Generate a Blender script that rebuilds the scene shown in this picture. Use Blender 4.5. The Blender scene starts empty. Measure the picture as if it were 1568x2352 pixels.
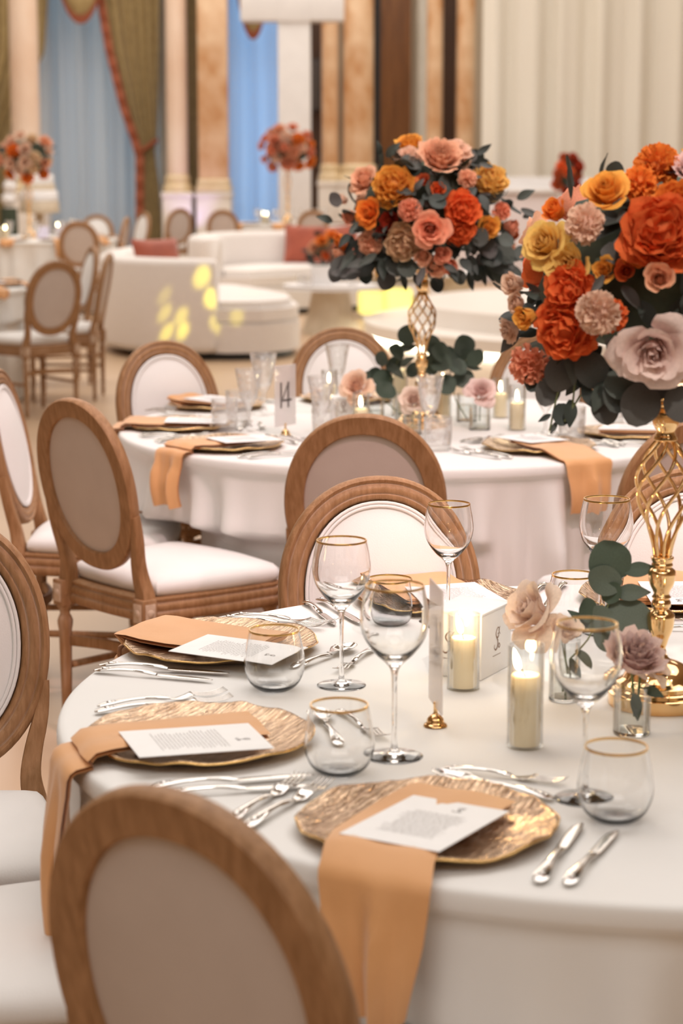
import bpy, bmesh, math, random
from math import sin, cos, pi, radians, sqrt, atan2, exp
from mathutils import Vector, Matrix, noise

scene = bpy.context.scene
COL = scene.collection

# ------------------------------------------------------------------ camera
cam_data = bpy.data.cameras.new('camera')
cam = bpy.data.objects.new('camera', cam_data)
COL.objects.link(cam)
cam.location = (0, 0, 1.58)
cam.rotation_euler = (pi / 2 - 0.1685, 0, 0)
cam_data.sensor_fit = 'VERTICAL'
cam_data.sensor_height = 36.0
cam_data.lens = 4778.0 / 2352.0 * 36.0
cam_data.clip_end = 200
cam_data.dof.use_dof = True
cam_data.dof.focus_distance = 3.85
cam_data.dof.aperture_fstop = 4.8
scene.camera = cam

# ------------------------------------------------------------------ view, world, lights
scene.view_settings.view_transform = 'Standard'
scene.view_settings.look = 'None'
scene.view_settings.gamma = 1.0
scene.view_settings.use_curve_mapping = False
scene.view_settings.exposure = 0.0
scene.cycles.max_bounces = 9
scene.cycles.diffuse_bounces = 4
scene.cycles.glossy_bounces = 4
scene.cycles.transmission_bounces = 8
scene.cycles.transparent_max_bounces = 16
scene.cycles.sample_clamp_indirect = 6.0
scene.cycles.blur_glossy = 0.6

world = bpy.data.worlds.new('dusk_sky')
scene.world = world
world.use_nodes = True
world.node_tree.nodes['Background'].inputs[0].default_value = (0.20, 0.50, 0.88, 1)
world.node_tree.nodes['Background'].inputs[1].default_value = 3.0


def lamp(name, kind, loc, energy, color, size=1.0, size_y=None, target=None, spot=None, blend=0.5):
    d = bpy.data.lights.new(name, kind)
    d.energy = energy
    d.color = color
    if kind == 'AREA':
        d.shape = 'RECTANGLE'
        d.size = size
        d.size_y = size_y or size
    else:
        d.shadow_soft_size = size
    if kind == 'SPOT':
        d.spot_size = spot
        d.spot_blend = blend
    o = bpy.data.objects.new(name, d)
    COL.objects.link(o)
    o.location = loc
    if target is not None:
        v = Vector(target) - Vector(loc)
        o.rotation_euler = v.to_track_quat('-Z', 'Y').to_euler()
    return o


# large area lights under the hall ceiling
lamp('ceiling_area_light', 'AREA', (0.6, 6.0, 6.7), 385, (1.0, 0.985, 0.965), 8, 6)
lamp('ceiling_area_light', 'AREA', (0.0, -3.5, 6.7), 330, (1.0, 0.975, 0.95), 9, 5)  # added fill above and behind the camera to lighten what faces it
lamp('ceiling_area_light', 'AREA', (-1.0, 19, 6.7), 1050, (1.0, 0.95, 0.89), 14, 11)
lamp('ceiling_area_light', 'AREA', (0.0, 29, 6.7), 640, (1.0, 0.93, 0.84), 16, 5)
# stage spots with a rose gel, hung in front of the tables
lamp('rose_spot', 'SPOT', (1.6, 1.4, 6.2), 700, (1.0, 0.69, 0.69), 0.12, target=(-0.1, 5.5, 0.8), spot=radians(33), blend=0.4)
lamp('rose_spot', 'SPOT', (3.4, 0.6, 6.0), 360, (1.0, 0.66, 0.66), 0.12, target=(-0.7, 5.0, 0.7), spot=radians(24), blend=0.5)
# added spots that brighten the two tall bouquets from the front
lamp('bouquet_fill_spot', 'SPOT', (0.5, -0.9, 5.2), 620, (1.0, 0.90, 0.80), 0.08, target=(0.49, 3.1, 1.45), spot=radians(11), blend=0.6)
lamp('bouquet_fill_spot', 'SPOT', (0.5, 2.4, 5.6), 460, (1.0, 0.90, 0.80), 0.08, target=(0.26, 6.47, 1.45), spot=radians(11), blend=0.6)
# chandelier bulbs overhead (they give the sparkle on glass and metal)
for i, (bx, by) in enumerate([(-2.2, 1.5), (1.8, 1.2), (-2.8, 4.4), (0.2, 3.6), (2.6, 4.6), (-1.4, 7.4), (1.6, 7.8), (3.4, 0.0), (-3.6, 0.2)]):
    lamp('chandelier_bulb', 'POINT', (bx, by, 5.0 + 0.35 * (i % 3)), 16, (1.0, 0.93, 0.85), 0.05)

# ------------------------------------------------------------------ materials
M = {}


def mat(name, color=(0.8, 0.8, 0.8), rough=0.5, metal=0.0, noise_scale=None, color2=None, stretch=(1, 1, 1),
        bump=0.0, bump_scale=60.0, detail=4.0, emit=None, estr=0.0, objcol=False, attr=None, attrcol=None,
        trans=0.0, alpha=None, sheen=0.0, spec=0.5, coat=0.0):
    m = bpy.data.materials.new(name)
    m.use_nodes = True
    nt = m.node_tree
    N, L = nt.nodes, nt.links
    p = N['Principled BSDF']
    out = N['Material Output']
    p.inputs['Base Color'].default_value = (*color, 1)
    p.inputs['Roughness'].default_value = rough
    p.inputs['Metallic'].default_value = metal
    p.inputs['Specular IOR Level'].default_value = spec
    if coat:
        p.inputs['Coat Weight'].default_value = coat
    if sheen:
        p.inputs['Sheen Weight'].default_value = sheen
    tc = N.new('ShaderNodeTexCoord')
    mp = N.new('ShaderNodeMapping')
    mp.inputs['Scale'].default_value = stretch
    L.new(tc.outputs['Object'], mp.inputs['Vector'])
    csock = None
    if objcol:
        oi = N.new('ShaderNodeObjectInfo')
        csock = oi.outputs['Color']
    if noise_scale:
        nz = N.new('ShaderNodeTexNoise')
        nz.inputs['Scale'].default_value = noise_scale
        nz.inputs['Detail'].default_value = detail
        L.new(mp.outputs[0], nz.inputs['Vector'])
        rp = N.new('ShaderNodeValToRGB')
        rp.color_ramp.elements[0].position = 0.32
        rp.color_ramp.elements[1].position = 0.70
        if csock is None:
            rp.color_ramp.elements[0].color = (*color, 1)
            rp.color_ramp.elements[1].color = (*(color2 or color), 1)
            L.new(nz.outputs['Fac'], rp.inputs[0])
            csock = rp.outputs[0]
        else:
            rp.color_ramp.elements[0].color = (0.86, 0.86, 0.86, 1)
            rp.color_ramp.elements[1].color = (1, 1, 1, 1)
            L.new(nz.outputs['Fac'], rp.inputs[0])
            mx = N.new('ShaderNodeMix')
            mx.data_type = 'RGBA'
            mx.blend_type = 'MULTIPLY'
            mx.inputs[0].default_value = 1.0
            L.new(csock, mx.inputs[6])
            L.new(rp.outputs[0], mx.inputs[7])
            csock = mx.outputs[2]
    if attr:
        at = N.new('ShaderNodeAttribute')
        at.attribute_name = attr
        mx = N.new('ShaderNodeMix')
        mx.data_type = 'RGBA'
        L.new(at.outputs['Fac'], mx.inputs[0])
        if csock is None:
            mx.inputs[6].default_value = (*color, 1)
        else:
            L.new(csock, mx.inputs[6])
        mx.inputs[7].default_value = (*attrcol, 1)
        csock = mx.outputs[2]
    if csock is not None:
        L.new(csock, p.inputs['Base Color'])
    if bump:
        bz = N.new('ShaderNodeTexNoise')
        bz.inputs['Scale'].default_value = bump_scale
        bz.inputs['Detail'].default_value = 3
        L.new(mp.outputs[0], bz.inputs['Vector'])
        bp = N.new('ShaderNodeBump')
        bp.inputs['Strength'].default_value = bump
        bp.inputs['Distance'].default_value = 0.004
        L.new(bz.outputs['Fac'], bp.inputs['Height'])
        L.new(bp.outputs[0], p.inputs['Normal'])
    if emit:
        p.inputs['Emission Color'].default_value = (*emit, 1)
        p.inputs['Emission Strength'].default_value = estr
    if trans:
        tr = N.new('ShaderNodeBsdfTranslucent')
        if csock is not None:
            L.new(csock, tr.inputs['Color'])
        else:
            tr.inputs['Color'].default_value = (*color, 1)
        ms = N.new('ShaderNodeMixShader')
        ms.inputs[0].default_value = trans
        L.new(p.outputs[0], ms.inputs[1])
        L.new(tr.outputs[0], ms.inputs[2])
        L.new(ms.outputs[0], out.inputs['Surface'])
    M[name] = m
    return m


def glassmat(name, color=(1, 1, 1), rough=0.0, ior=1.45):
    m = bpy.data.materials.new(name)
    m.use_nodes = True
    N, L = m.node_tree.nodes, m.node_tree.links
    N.remove(N['Principled BSDF'])
    g = N.new('ShaderNodeBsdfGlass')
    g.inputs['Color'].default_value = (*color, 1)
    g.inputs['Roughness'].default_value = rough
    g.inputs['IOR'].default_value = ior
    L.new(g.outputs[0], N['Material Output'].inputs['Surface'])
    M[name] = m


def thinglass(name, tint=(0.96, 0.97, 0.97), edge=(0.55, 0.53, 0.5), refl=0.06, haze=0.0, bump=0.0, bscale=40.0, edgemix=0.55):
    """single-wall glass: clear face on, greyer and shinier at grazing angles"""
    m = bpy.data.materials.new(name)
    m.use_nodes = True
    N, L = m.node_tree.nodes, m.node_tree.links
    N.remove(N['Principled BSDF'])
    t = N.new('ShaderNodeBsdfTransparent')
    lw = N.new('ShaderNodeLayerWeight')
    lw.inputs['Blend'].default_value = 0.25
    mx = N.new('ShaderNodeMix')
    mx.data_type = 'RGBA'
    mx.inputs[6].default_value = (*tint, 1)
    mx.inputs[7].default_value = (*[a * (1 - edgemix) + b * edgemix for a, b in zip(tint, edge)], 1)
    L.new(lw.outputs['Facing'], mx.inputs[0])
    L.new(mx.outputs[2], t.inputs['Color'])
    g = N.new('ShaderNodeBsdfGlossy')
    g.inputs['Roughness'].default_value = 0.04
    g.inputs['Color'].default_value = (1, 1, 1, 1)
    fr = N.new('ShaderNodeFresnel')
    fr.inputs['IOR'].default_value = 1.45
    ma = N.new('ShaderNodeMath')
    ma.operation = 'ADD'
    ma.use_clamp = True
    ma.inputs[1].default_value = refl - 0.02
    mu = N.new('ShaderNodeMath')
    mu.operation = 'MULTIPLY'
    mu.inputs[1].default_value = 0.45
    L.new(fr.outputs[0], mu.inputs[0])
    L.new(mu.outputs[0], ma.inputs[0])
    ms = N.new('ShaderNodeMixShader')
    L.new(ma.outputs[0], ms.inputs[0])
    L.new(t.outputs[0], ms.inputs[1])
    L.new(g.outputs[0], ms.inputs[2])
    last = ms
    if haze:
        d = N.new('ShaderNodeBsdfDiffuse')
        d.inputs['Color'].default_value = (0.9, 0.88, 0.87, 1)
        tl = N.new('ShaderNodeBsdfTranslucent')
        tl.inputs['Color'].default_value = (0.9, 0.88, 0.87, 1)
        a = N.new('ShaderNodeMixShader')
        L.new(d.outputs[0], a.inputs[1])
        L.new(tl.outputs[0], a.inputs[2])
        b = N.new('ShaderNodeMixShader')
        b.inputs[0].default_value = haze
        L.new(ms.outputs[0], b.inputs[1])
        L.new(a.outputs[0], b.inputs[2])
        last = b
    if bump:
        tc = N.new('ShaderNodeTexCoord')
        v = N.new('ShaderNodeTexVoronoi')
        v.inputs['Scale'].default_value = bscale
        L.new(tc.outputs['Object'], v.inputs['Vector'])
        bp = N.new('ShaderNodeBump')
        bp.inputs['Strength'].default_value = bump
        bp.inputs['Distance'].default_value = 0.004
        L.new(v.outputs['Distance'], bp.inputs['Height'])
        for n in (lw, g, fr):
            L.new(bp.outputs[0], n.inputs['Normal'])
    L.new(last.outputs[0], N['Material Output'].inputs['Surface'])
    M[name] = m


mat('oak', (0.275, 0.138, 0.058), 0.5, noise_scale=14, color2=(0.41, 0.222, 0.108), stretch=(7, 7, 1.0), bump=0.35, bump_scale=40,
    attr='lime', attrcol=(0.72, 0.58, 0.48), spec=0.3)
mat('seat_fabric', (0.78, 0.755, 0.735), 0.85, bump=0.12, bump_scale=350, noise_scale=5, color2=(0.82, 0.80, 0.785), sheen=0.2, spec=0.2)
mat('panel_fabric', (0.55, 0.47, 0.43), 0.9, bump=0.12, bump_scale=350, noise_scale=6, color2=(0.60, 0.52, 0.48), spec=0.1)
mat('cloth', (0.79, 0.775, 0.75), 0.9, bump=0.1, bump_scale=500, noise_scale=2.5, color2=(0.82, 0.805, 0.785), spec=0.12)
mat('napkin', (0.68, 0.345, 0.14), 0.55, bump=0.12, bump_scale=400, noise_scale=8, color2=(0.75, 0.40, 0.18), sheen=0.3, spec=0.3)
mat('paper', (0.86, 0.85, 0.84), 0.7, noise_scale=40, color2=(0.88, 0.87, 0.865), spec=0.2)
mat('ink', (0.28, 0.25, 0.24), 0.8)
mat('ink_dark', (0.10, 0.085, 0.08), 0.8)
mat('ink_brown', (0.30, 0.20, 0.15), 0.8)
mat('gold', (0.90, 0.58, 0.27), 0.09, 1.0, noise_scale=20, color2=(0.92, 0.62, 0.31))
mat('gold_rim', (0.80, 0.52, 0.20), 0.2, 1.0)
mat('steel', (0.62, 0.59, 0.56), 0.12, 1.0, bump=0.04, bump_scale=120)
mat('wax', (0.90, 0.76, 0.52), 0.55, noise_scale=12, color2=(0.93, 0.80, 0.57), stretch=(3, 3, 0.5), emit=(1.0, 0.66, 0.36), estr=0.07)
mat('wick', (0.05, 0.04, 0.03), 0.9)
mat('flame', (1, 0.9, 0.6), 0.5, emit=(1.0, 0.83, 0.50), estr=26)
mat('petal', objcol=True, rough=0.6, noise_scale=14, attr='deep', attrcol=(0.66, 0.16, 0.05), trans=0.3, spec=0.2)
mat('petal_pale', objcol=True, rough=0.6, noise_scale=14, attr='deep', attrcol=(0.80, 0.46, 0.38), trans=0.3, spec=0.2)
mat('leaf', objcol=True, rough=0.55, noise_scale=25, bump=0.15, bump_scale=90, trans=0.12, spec=0.3)
mat('stem', (0.12, 0.20, 0.07), 0.6, noise_scale=30, color2=(0.16, 0.13, 0.07))
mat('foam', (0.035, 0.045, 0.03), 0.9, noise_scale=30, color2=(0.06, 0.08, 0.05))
mat('floor', (0.50, 0.345, 0.215), 0.35, noise_scale=0.9, color2=(0.58, 0.41, 0.27), detail=8, spec=0.35)
mat('wall', (0.52, 0.43, 0.32), 0.8, noise_scale=2, color2=(0.56, 0.47, 0.36))
mat('ceiling', (0.55, 0.49, 0.42), 0.9, noise_scale=2, color2=(0.60, 0.54, 0.47))
mat('marble_peach', (0.84, 0.62, 0.42), 0.3, noise_scale=3.2, color2=(0.55, 0.27, 0.11), stretch=(1, 1, 0.7), detail=9)
mat('marble_pale', (0.87, 0.72, 0.60), 0.3, noise_scale=1.6, color2=(0.74, 0.52, 0.38), stretch=(1, 1, 0.5), detail=9)
mat('gilt_stone', (0.72, 0.55, 0.32), 0.4, noise_scale=6, color2=(0.82, 0.68, 0.47))
mat('plinth_stone', (0.80, 0.74, 0.68), 0.5, noise_scale=4, color2=(0.86, 0.81, 0.76))
mat('olive_brocade', (0.29, 0.20, 0.075), 0.7, noise_scale=14, color2=(0.42, 0.31, 0.13), bump=0.3, bump_scale=90, sheen=0.3)
mat('rust_fringe', (0.24, 0.055, 0.022), 0.8, noise_scale=40, color2=(0.36, 0.11, 0.05))
mat('sheer', (0.62, 0.66, 0.73), 0.9, noise_scale=2.2, color2=(0.93, 0.92, 0.92), stretch=(3.2, 1, 0.04), trans=0.55)  # vertical streaks put the light and dark of extra folds into the colour
mat('cream_curtain', (0.80, 0.755, 0.665), 0.9, noise_scale=1.2, color2=(0.84, 0.80, 0.72), stretch=(1, 1, 0.2), spec=0.1)
mat('grey_curtain', (0.50, 0.48, 0.43), 0.9, noise_scale=3, color2=(0.56, 0.54, 0.49))
mat('walnut', (0.17, 0.062, 0.014), 0.35, noise_scale=3, color2=(0.29, 0.115, 0.03), stretch=(4, 4, 0.4))
mat('dark_wood', (0.05, 0.022, 0.01), 0.4, noise_scale=3, color2=(0.09, 0.04, 0.02), stretch=(4, 4, 0.4))
mat('white_paint', (0.82, 0.80, 0.80), 0.5, noise_scale=5, color2=(0.86, 0.84, 0.84))
mat('black_plastic', (0.02, 0.02, 0.022), 0.5)
mat('boucle', (0.79, 0.735, 0.70), 0.95, noise_scale=60, color2=(0.84, 0.79, 0.76), bump=0.5, bump_scale=120, sheen=0.3, spec=0.1)
mat('rust_velvet', (0.30, 0.055, 0.025), 0.75, noise_scale=9, color2=(0.40, 0.085, 0.04), sheen=0.5)
mat('stone_table', (0.60, 0.50, 0.37), 0.55, noise_scale=8, color2=(0.68, 0.58, 0.45))
mat('dark_glass', (0.20, 0.16, 0.10), 0.15, noise_scale=8, color2=(0.24, 0.19, 0.12))
mat('stage_white', (0.84, 0.78, 0.72), 0.3, noise_scale=2, color2=(0.87, 0.82, 0.77))
mat('led', (1, 1, 0.9), 0.5, emit=(0.95, 1.0, 0.82), estr=6.0)
mat('lit_yellow', (0.9, 0.85, 0.3), 0.5, emit=(1.0, 0.86, 0.22), estr=0.85)  # emissive yellow for the cubes that replace yellow light patches
mat('lilac_card', (0.75, 0.7, 0.85), 0.5)
mat('lacquer', (0.80, 0.72, 0.74), 0.3, noise_scale=3, color2=(0.84, 0.77, 0.79))
mat('blue_label', (0.03, 0.22, 0.62), 0.4)
mat('rosette', (0.52, 0.36, 0.25), 0.6, noise_scale=60, color2=(0.62, 0.47, 0.36), bump=0.3, bump_scale=200)
glassmat('clear_glass', (1.0, 1.0, 1.0))
thinglass('thin_glass', edge=(0.74, 0.71, 0.68), refl=0.04, edgemix=0.6)
thinglass('cut_glass', (0.99, 0.99, 0.99), (0.80, 0.77, 0.75), 0.10, haze=0.12, bump=0.7, bscale=45, edgemix=0.7)
thinglass('acrylic', (0.97, 0.95, 0.955), (0.8, 0.74, 0.74), 0.05, haze=0.42, edgemix=0.6)
thinglass('water', (0.97, 0.98, 0.97), (0.7, 0.7, 0.68), 0.05)
thinglass('pet_plastic', (0.9, 0.93, 0.96), (0.6, 0.65, 0.7), 0.08, haze=0.15)
thinglass('window_glass_grey', (0.84, 0.64, 0.52), (0.6, 0.6, 0.6), 0.06)
thinglass('window_glass', (0.95, 0.97, 1.0), (0.7, 0.75, 0.8), 0.06)


def charger_mat():
    m = mat('charger_gold', (0.60, 0.40, 0.24), 0.18, 0.9)
    N, L = m.node_tree.nodes, m.node_tree.links
    p = N['Principled BSDF']
    tc = N.new('ShaderNodeTexCoord')
    mp = N.new('ShaderNodeMapping')
    mp.inputs['Scale'].default_value = (14, 120, 10)
    L.new(tc.outputs['Object'], mp.inputs[0])
    nz = N.new('ShaderNodeTexNoise')
    nz.inputs['Scale'].default_value = 2.2
    nz.inputs['Detail'].default_value = 2
    nz.inputs['Distortion'].default_value = 0.7
    L.new(mp.outputs[0], nz.inputs['Vector'])
    bp = N.new('ShaderNodeBump')
    bp.inputs['Strength'].default_value = 1.0
    bp.inputs['Distance'].default_value = 0.0035
    L.new(nz.outputs['Fac'], bp.inputs['Height'])
    L.new(bp.outputs[0], p.inputs['Normal'])
    rp = N.new('ShaderNodeValToRGB')
    rp.color_ramp.elements[0].position = 0.35
    rp.color_ramp.elements[0].color = (0.33, 0.19, 0.10, 1)
    rp.color_ramp.elements[1].position = 0.65
    rp.color_ramp.elements[1].color = (0.76, 0.55, 0.37, 1)
    L.new(nz.outputs['Fac'], rp.inputs[0])
    L.new(rp.outputs[0], p.inputs['Base Color'])


charger_mat()

# ------------------------------------------------------------------ mesh helpers


def data(name, V, F, smooth=True, attr=None, vals=None, flat_faces=None):
    me = bpy.data.meshes.new(name)
    me.from_pydata([tuple(v) for v in V], [], F)
    if smooth:
        me.polygons.foreach_set('use_smooth', [True] * len(me.polygons))
    if attr:
        a = me.attributes.new(attr, 'FLOAT', 'POINT')
        a.data.foreach_set('value', vals)
    me.update()
    return me


def sharp(me, deg=35):
    try:
        me.set_sharp_from_angle(angle=radians(deg))
    except Exception:
        pass
    return me


def ob(name, me, m=None, parent=None, loc=None, rot=None, scale=None, color=None):
    o = bpy.data.objects.new(name, me)
    COL.objects.link(o)
    if m is not None and not me.materials:
        me.materials.append(M[m] if isinstance(m, str) else m)
    if parent is not None:
        o.parent = parent
    if loc is not None:
        o.location = loc
    if rot is not None:
        o.rotation_euler = rot
    if scale is not None:
        o.scale = (scale,) * 3 if isinstance(scale, (int, float)) else scale
    if color is not None:
        o.color = (*color, 1)
    return o


def tag(o, label, cat, group=None, kind=None):
    o['label'] = label
    o['category'] = cat
    if group:
        o['group'] = group
    if kind:
        o['kind'] = kind
    return o


def thing(name, label, cat, loc=(0, 0, 0), rz=0.0, group=None):
    o = bpy.data.objects.new(name, None)
    COL.objects.link(o)
    o.location = loc
    o.rotation_euler = (0, 0, rz)
    o.empty_display_size = 0.05
    return tag(o, label, cat, group)


def struct(o):
    o['kind'] = 'structure'
    return o


def copy_tree(o, parent=None):
    c = o.copy()
    COL.objects.link(c)
    if parent is not None:
        c.parent = parent
    for ch in list(o.children):
        copy_tree(ch, c)
    return c


def lathe(name, prof, n=32, rmod=None, smooth=True, close=False):
    V, F = [], []
    rings = []
    for k, (r, z) in enumerate(prof):
        if r < 1e-6:
            rings.append([len(V)])
            V.append((0, 0, z))
        else:
            idx = []
            for i in range(n):
                a = 2 * pi * i / n
                rr = r * (rmod(a, z) if rmod else 1)
                idx.append(len(V))
                V.append((rr * cos(a), rr * sin(a), z))
            rings.append(idx)
    seq = list(range(len(rings)))
    pairs = [(seq[i], seq[i + 1]) for i in range(len(seq) - 1)]
    if close:
        pairs.append((seq[-1], seq[0]))
    for a, b in pairs:
        A, B = rings[a], rings[b]
        if len(A) == 1 and len(B) == 1:
            continue
        for i in range(n):
            j = (i + 1) % n
            if len(A) == 1:
                F.append((A[0], B[j], B[i]))
            elif len(B) == 1:
                F.append((A[i], A[j], B[0]))
            else:
                F.append((A[i], A[j], B[j], B[i]))
    return sharp(data(name, V, F, smooth), 50)


def smoothprof(pts, n=4):
    out = []
    P = [Vector((r, z)) for r, z in pts]
    for i in range(len(P) - 1):
        p0, p1, p2, p3 = P[max(i - 1, 0)], P[i], P[i + 1], P[min(i + 2, len(P) - 1)]
        for k in range(n):
            t = k / n
            q = 0.5 * ((2 * p1) + (-p0 + p2) * t + (2 * p0 - 5 * p1 + 4 * p2 - p3) * t * t + (-p0 + 3 * p1 - 3 * p2 + p3) * t ** 3)
            out.append((max(q.x, 0.0), q.y))
    out.append(tuple(P[-1]))
    return out


def sweep(path, section, closed=False, up=None, caps=True, name='sweep', sec_attr=None, attr=None):
    """path: list of Vector; section: list of (a,b) or fn(t)->list; frame from tangent and up"""
    V, F, vals = [], [], []
    n = len(path)
    P = [Vector(p) for p in path]
    prevN = None
    for i in range(n):
        if closed:
            t = (P[(i + 1) % n] - P[i - 1]).normalized()
        else:
            t = (P[min(i + 1, n - 1)] - P[max(i - 1, 0)]).normalized()
        if up is not None:
            u = up[i] if isinstance(up, list) else up
            u = Vector(u)
            nn = (u - t * u.dot(t)).normalized()
        else:
            if prevN is None:
                u = Vector((0, 0, 1)) if abs(t.z) < 0.9 else Vector((1, 0, 0))
            else:
                u = prevN
            nn = (u - t * u.dot(t)).normalized()
            prevN = nn
        bb = t.cross(nn)
        sec = section(i / max(n - 1, 1)) if callable(section) else section
        for k, (a, b) in enumerate(sec):
            V.append(P[i] + bb * a + nn * b)
            if sec_attr:
                vals.append(sec_attr[k])
    m = len(sec)
    for i in range(n if closed else n - 1):
        j = (i + 1) % n
        for k in range(m):
            l = (k + 1) % m
            F.append((i * m + k, i * m + l, j * m + l, j * m + k))
    if caps and not closed:
        F.append(tuple(range(m))[::-1])
        F.append(tuple((n - 1) * m + k for k in range(m)))
    return V, F, vals


def circ(r, n=8, ry=None):
    return [(r * cos(2 * pi * k / n), (ry or r) * sin(2 * pi * k / n)) for k in range(n)]


def tube(name, path, r, n=8, closed=False, smooth=True):
    rf = r if callable(r) else (lambda t: r)
    V, F, _ = sweep(path, lambda t: circ(rf(t), n), closed)
    return data(name, V, F, smooth)


def rrect(w, h, b, n=3):
    pts = []
    for cx, cy, a0 in ((w / 2 - b, h / 2 - b, 0), (-w / 2 + b, h / 2 - b, 90), (-w / 2 + b, -h / 2 + b, 180), (w / 2 - b, -h / 2 + b, 270)):
        for k in range(n + 1):
            a = radians(a0 + 90 * k / n)
            pts.append((cx + b * cos(a), cy + b * sin(a)))
    return pts


def rbox(name, sx, sy, sz, b=0.005, seg=2, loc=(0, 0, 0), taper=None):
    bm = bmesh.new()
    bmesh.ops.create_cube(bm, size=1.0)
    for v in bm.verts:
        v.co = Vector((v.co.x * sx, v.co.y * sy, v.co.z * sz))
        if taper and v.co.z > 0:
            v.co.x *= taper
            v.co.y *= taper
    if b > 0:
        bmesh.ops.bevel(bm, geom=list(bm.edges), offset=b, segments=seg, profile=0.6, affect='EDGES')
    for v in bm.verts:
        v.co += Vector(loc)
    me = bpy.data.meshes.new(name)
    bm.to_mesh(me)
    bm.free()
    me.polygons.foreach_set('use_smooth', [True] * len(me.polygons))
    return sharp(me, 40)


def join(name, parts, smooth=True, attr=None):
    V, F, A = [], [], []
    for p in parts:
        v, f = p[0], p[1]
        o = len(V)
        V += [tuple(x) for x in v]
        F += [tuple(i + o for i in q) for q in f]
        if attr:
            A += (p[2] if len(p) > 2 and p[2] else [0.0] * len(v))
    return data(name, V, F, smooth, attr, A if attr else None)


def vf(me, mtx=None):
    return ([(mtx @ v.co if mtx else v.co.copy()) for v in me.vertices], [tuple(p.vertices) for p in me.polygons])


def grid(nu, nv, fn, closed_u=False):
    V, F = [], []
    for j in range(nv):
        for i in range(nu):
            V.append(fn(i / (nu if closed_u else nu - 1), j / (nv - 1)))
    for j in range(nv - 1):
        for i in range(nu if closed_u else nu - 1):
            k = (i + 1) % nu
            F.append((j * nu + i, j * nu + k, (j + 1) * nu + k, (j + 1) * nu + i))
    return V, F


def lerp(a, b, t):
    return a + (b - a) * t


def interp(pts, t):
    """piecewise linear through (t, value)"""
    if t <= pts[0][0]:
        return pts[0][1]
    for (a, x), (b, y) in zip(pts, pts[1:]):
        if t <= b:
            return lerp(x, y, (t - a) / (b - a))
    return pts[-1][1]

# ------------------------------------------------------------------ the hall (structure)
def wall_with_holes(name, x0, x1, z1, Y, holes, th=0.3):
    V, F = [], []

    def quad(a, b, c, d):
        k = len(V)
        V.extend([a, b, c, d])
        F.append((k, k + 1, k + 2, k + 3))
    xs = sorted({x0, x1, *[h[0] for h in holes], *[h[1] for h in holes]})
    zs = sorted({0, z1, *[h[2] for h in holes], *[h[3] for h in holes]})
    for a, b in zip(xs, xs[1:]):
        for c, d in zip(zs, zs[1:]):
            if any(h[0] <= a and b <= h[1] and h[2] <= c and d <= h[3] for h in holes):
                continue
            quad((a, Y, c), (b, Y, c), (b, Y, d), (a, Y, d))
            quad((b, Y + th, c), (a, Y + th, c), (a, Y + th, d), (b, Y + th, d))
    for h in holes:
        a, b, c, d = h
        quad((a, Y, c), (a, Y, d), (a, Y + th, d), (a, Y + th, c))
        quad((b, Y, d), (b, Y, c), (b, Y + th, c), (b, Y + th, d))
        quad((a, Y, d), (b, Y, d), (b, Y + th, d), (a, Y + th, d))
        quad((b, Y, c), (a, Y, c), (a, Y + th, c), (b, Y + th, c))
    return struct(ob(name, data(name, V, F, False), 'wall'))


def slab(name, x0, x1, y0, y1, z0, z1, m):
    return struct(ob(name, rbox(name, x1 - x0, y1 - y0, z1 - z0, 0, loc=((x0 + x1) / 2, (y0 + y1) / 2, (z0 + z1) / 2)), m))


YW = 33.0
slab('floor', -13, 13, -8, 34, -0.2, 0.0, 'floor')
slab('ceiling', -13, 13, -8, 34, 7.0, 7.2, 'ceiling')
slab('wall_left', -13.2, -13, -8, 34, 0, 7, 'wall')
slab('wall_right', 13, 13.2, -8, 34, 0, 7, 'wall')
slab('wall_front', -13, 13, -8.2, -8, 0, 7, 'wall')
W1 = (-4.75, -2.75, 0.3, 5.6)
W2 = (-1.85, -0.75, 0.3, 5.6)
wall_with_holes('wall_back', -13, 13, 7, YW, [W1, W2])
for n, h in ((1, W1), (2, W2)):
    w = bpy.data.objects.new('window_%d' % n, None)
    COL.objects.link(w)
    w.location = ((h[0] + h[1]) / 2, YW + 0.2, h[2])
    struct(w)
    wd, ht = h[1] - h[0], h[3] - h[2]
    fr = []
    for s in (-1, 1):
        fr.append(vf(rbox('f', 0.07, 0.08, ht, 0.01, loc=(s * (wd / 2 - 0.035), 0, ht / 2))))
    for z in (0.035, ht - 0.035, ht * 0.55):
        fr.append(vf(rbox('f', wd - 0.1, 0.08, 0.07, 0.01, loc=(0, 0, z))))
    fr.append(vf(rbox('f', 0.05, 0.08, ht, 0.01, loc=(0, 0, ht / 2))))
    ob('window_frame', join('window_frame', fr), 'white_paint', w)
    for s in (-1, 1):
        ob('pane', rbox('pane', wd / 2 - 0.06, 0.008, ht - 0.1, 0, loc=(s * wd / 4, 0, ht / 2)), 'window_glass_grey' if n == 1 else 'window_glass', w)

slab('baseboard_back', -13, -4.75, YW - 0.03, YW, 0, 0.16, 'gilt_stone')


def folds(x, seed, k=1.0):
    return k * (0.6 * sin(x * 21 + seed) + 0.3 * sin(x * 37 + seed * 2.3) + 0.25 * sin(x * 9.3 + seed * 5.1))


def curtain(name, x0, x1, z0, z1, Y, m, amp=0.05, seed=1.0, label='', cat='curtain', group=None, freq=1.0, kind=None):
    nu = max(24, int((x1 - x0) * 34 * freq))
    fn = lambda u, v: (lerp(x0, x1, u), Y + amp * folds(lerp(x0, x1, u) * freq, seed) * (0.8 + 0.2 * v), lerp(z0, z1, v))
    V, F = grid(nu, 6, fn)
    o = ob(name, data(name, V, F), m)
    if label:
        tag(o, label, cat, group)
    return o


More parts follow.
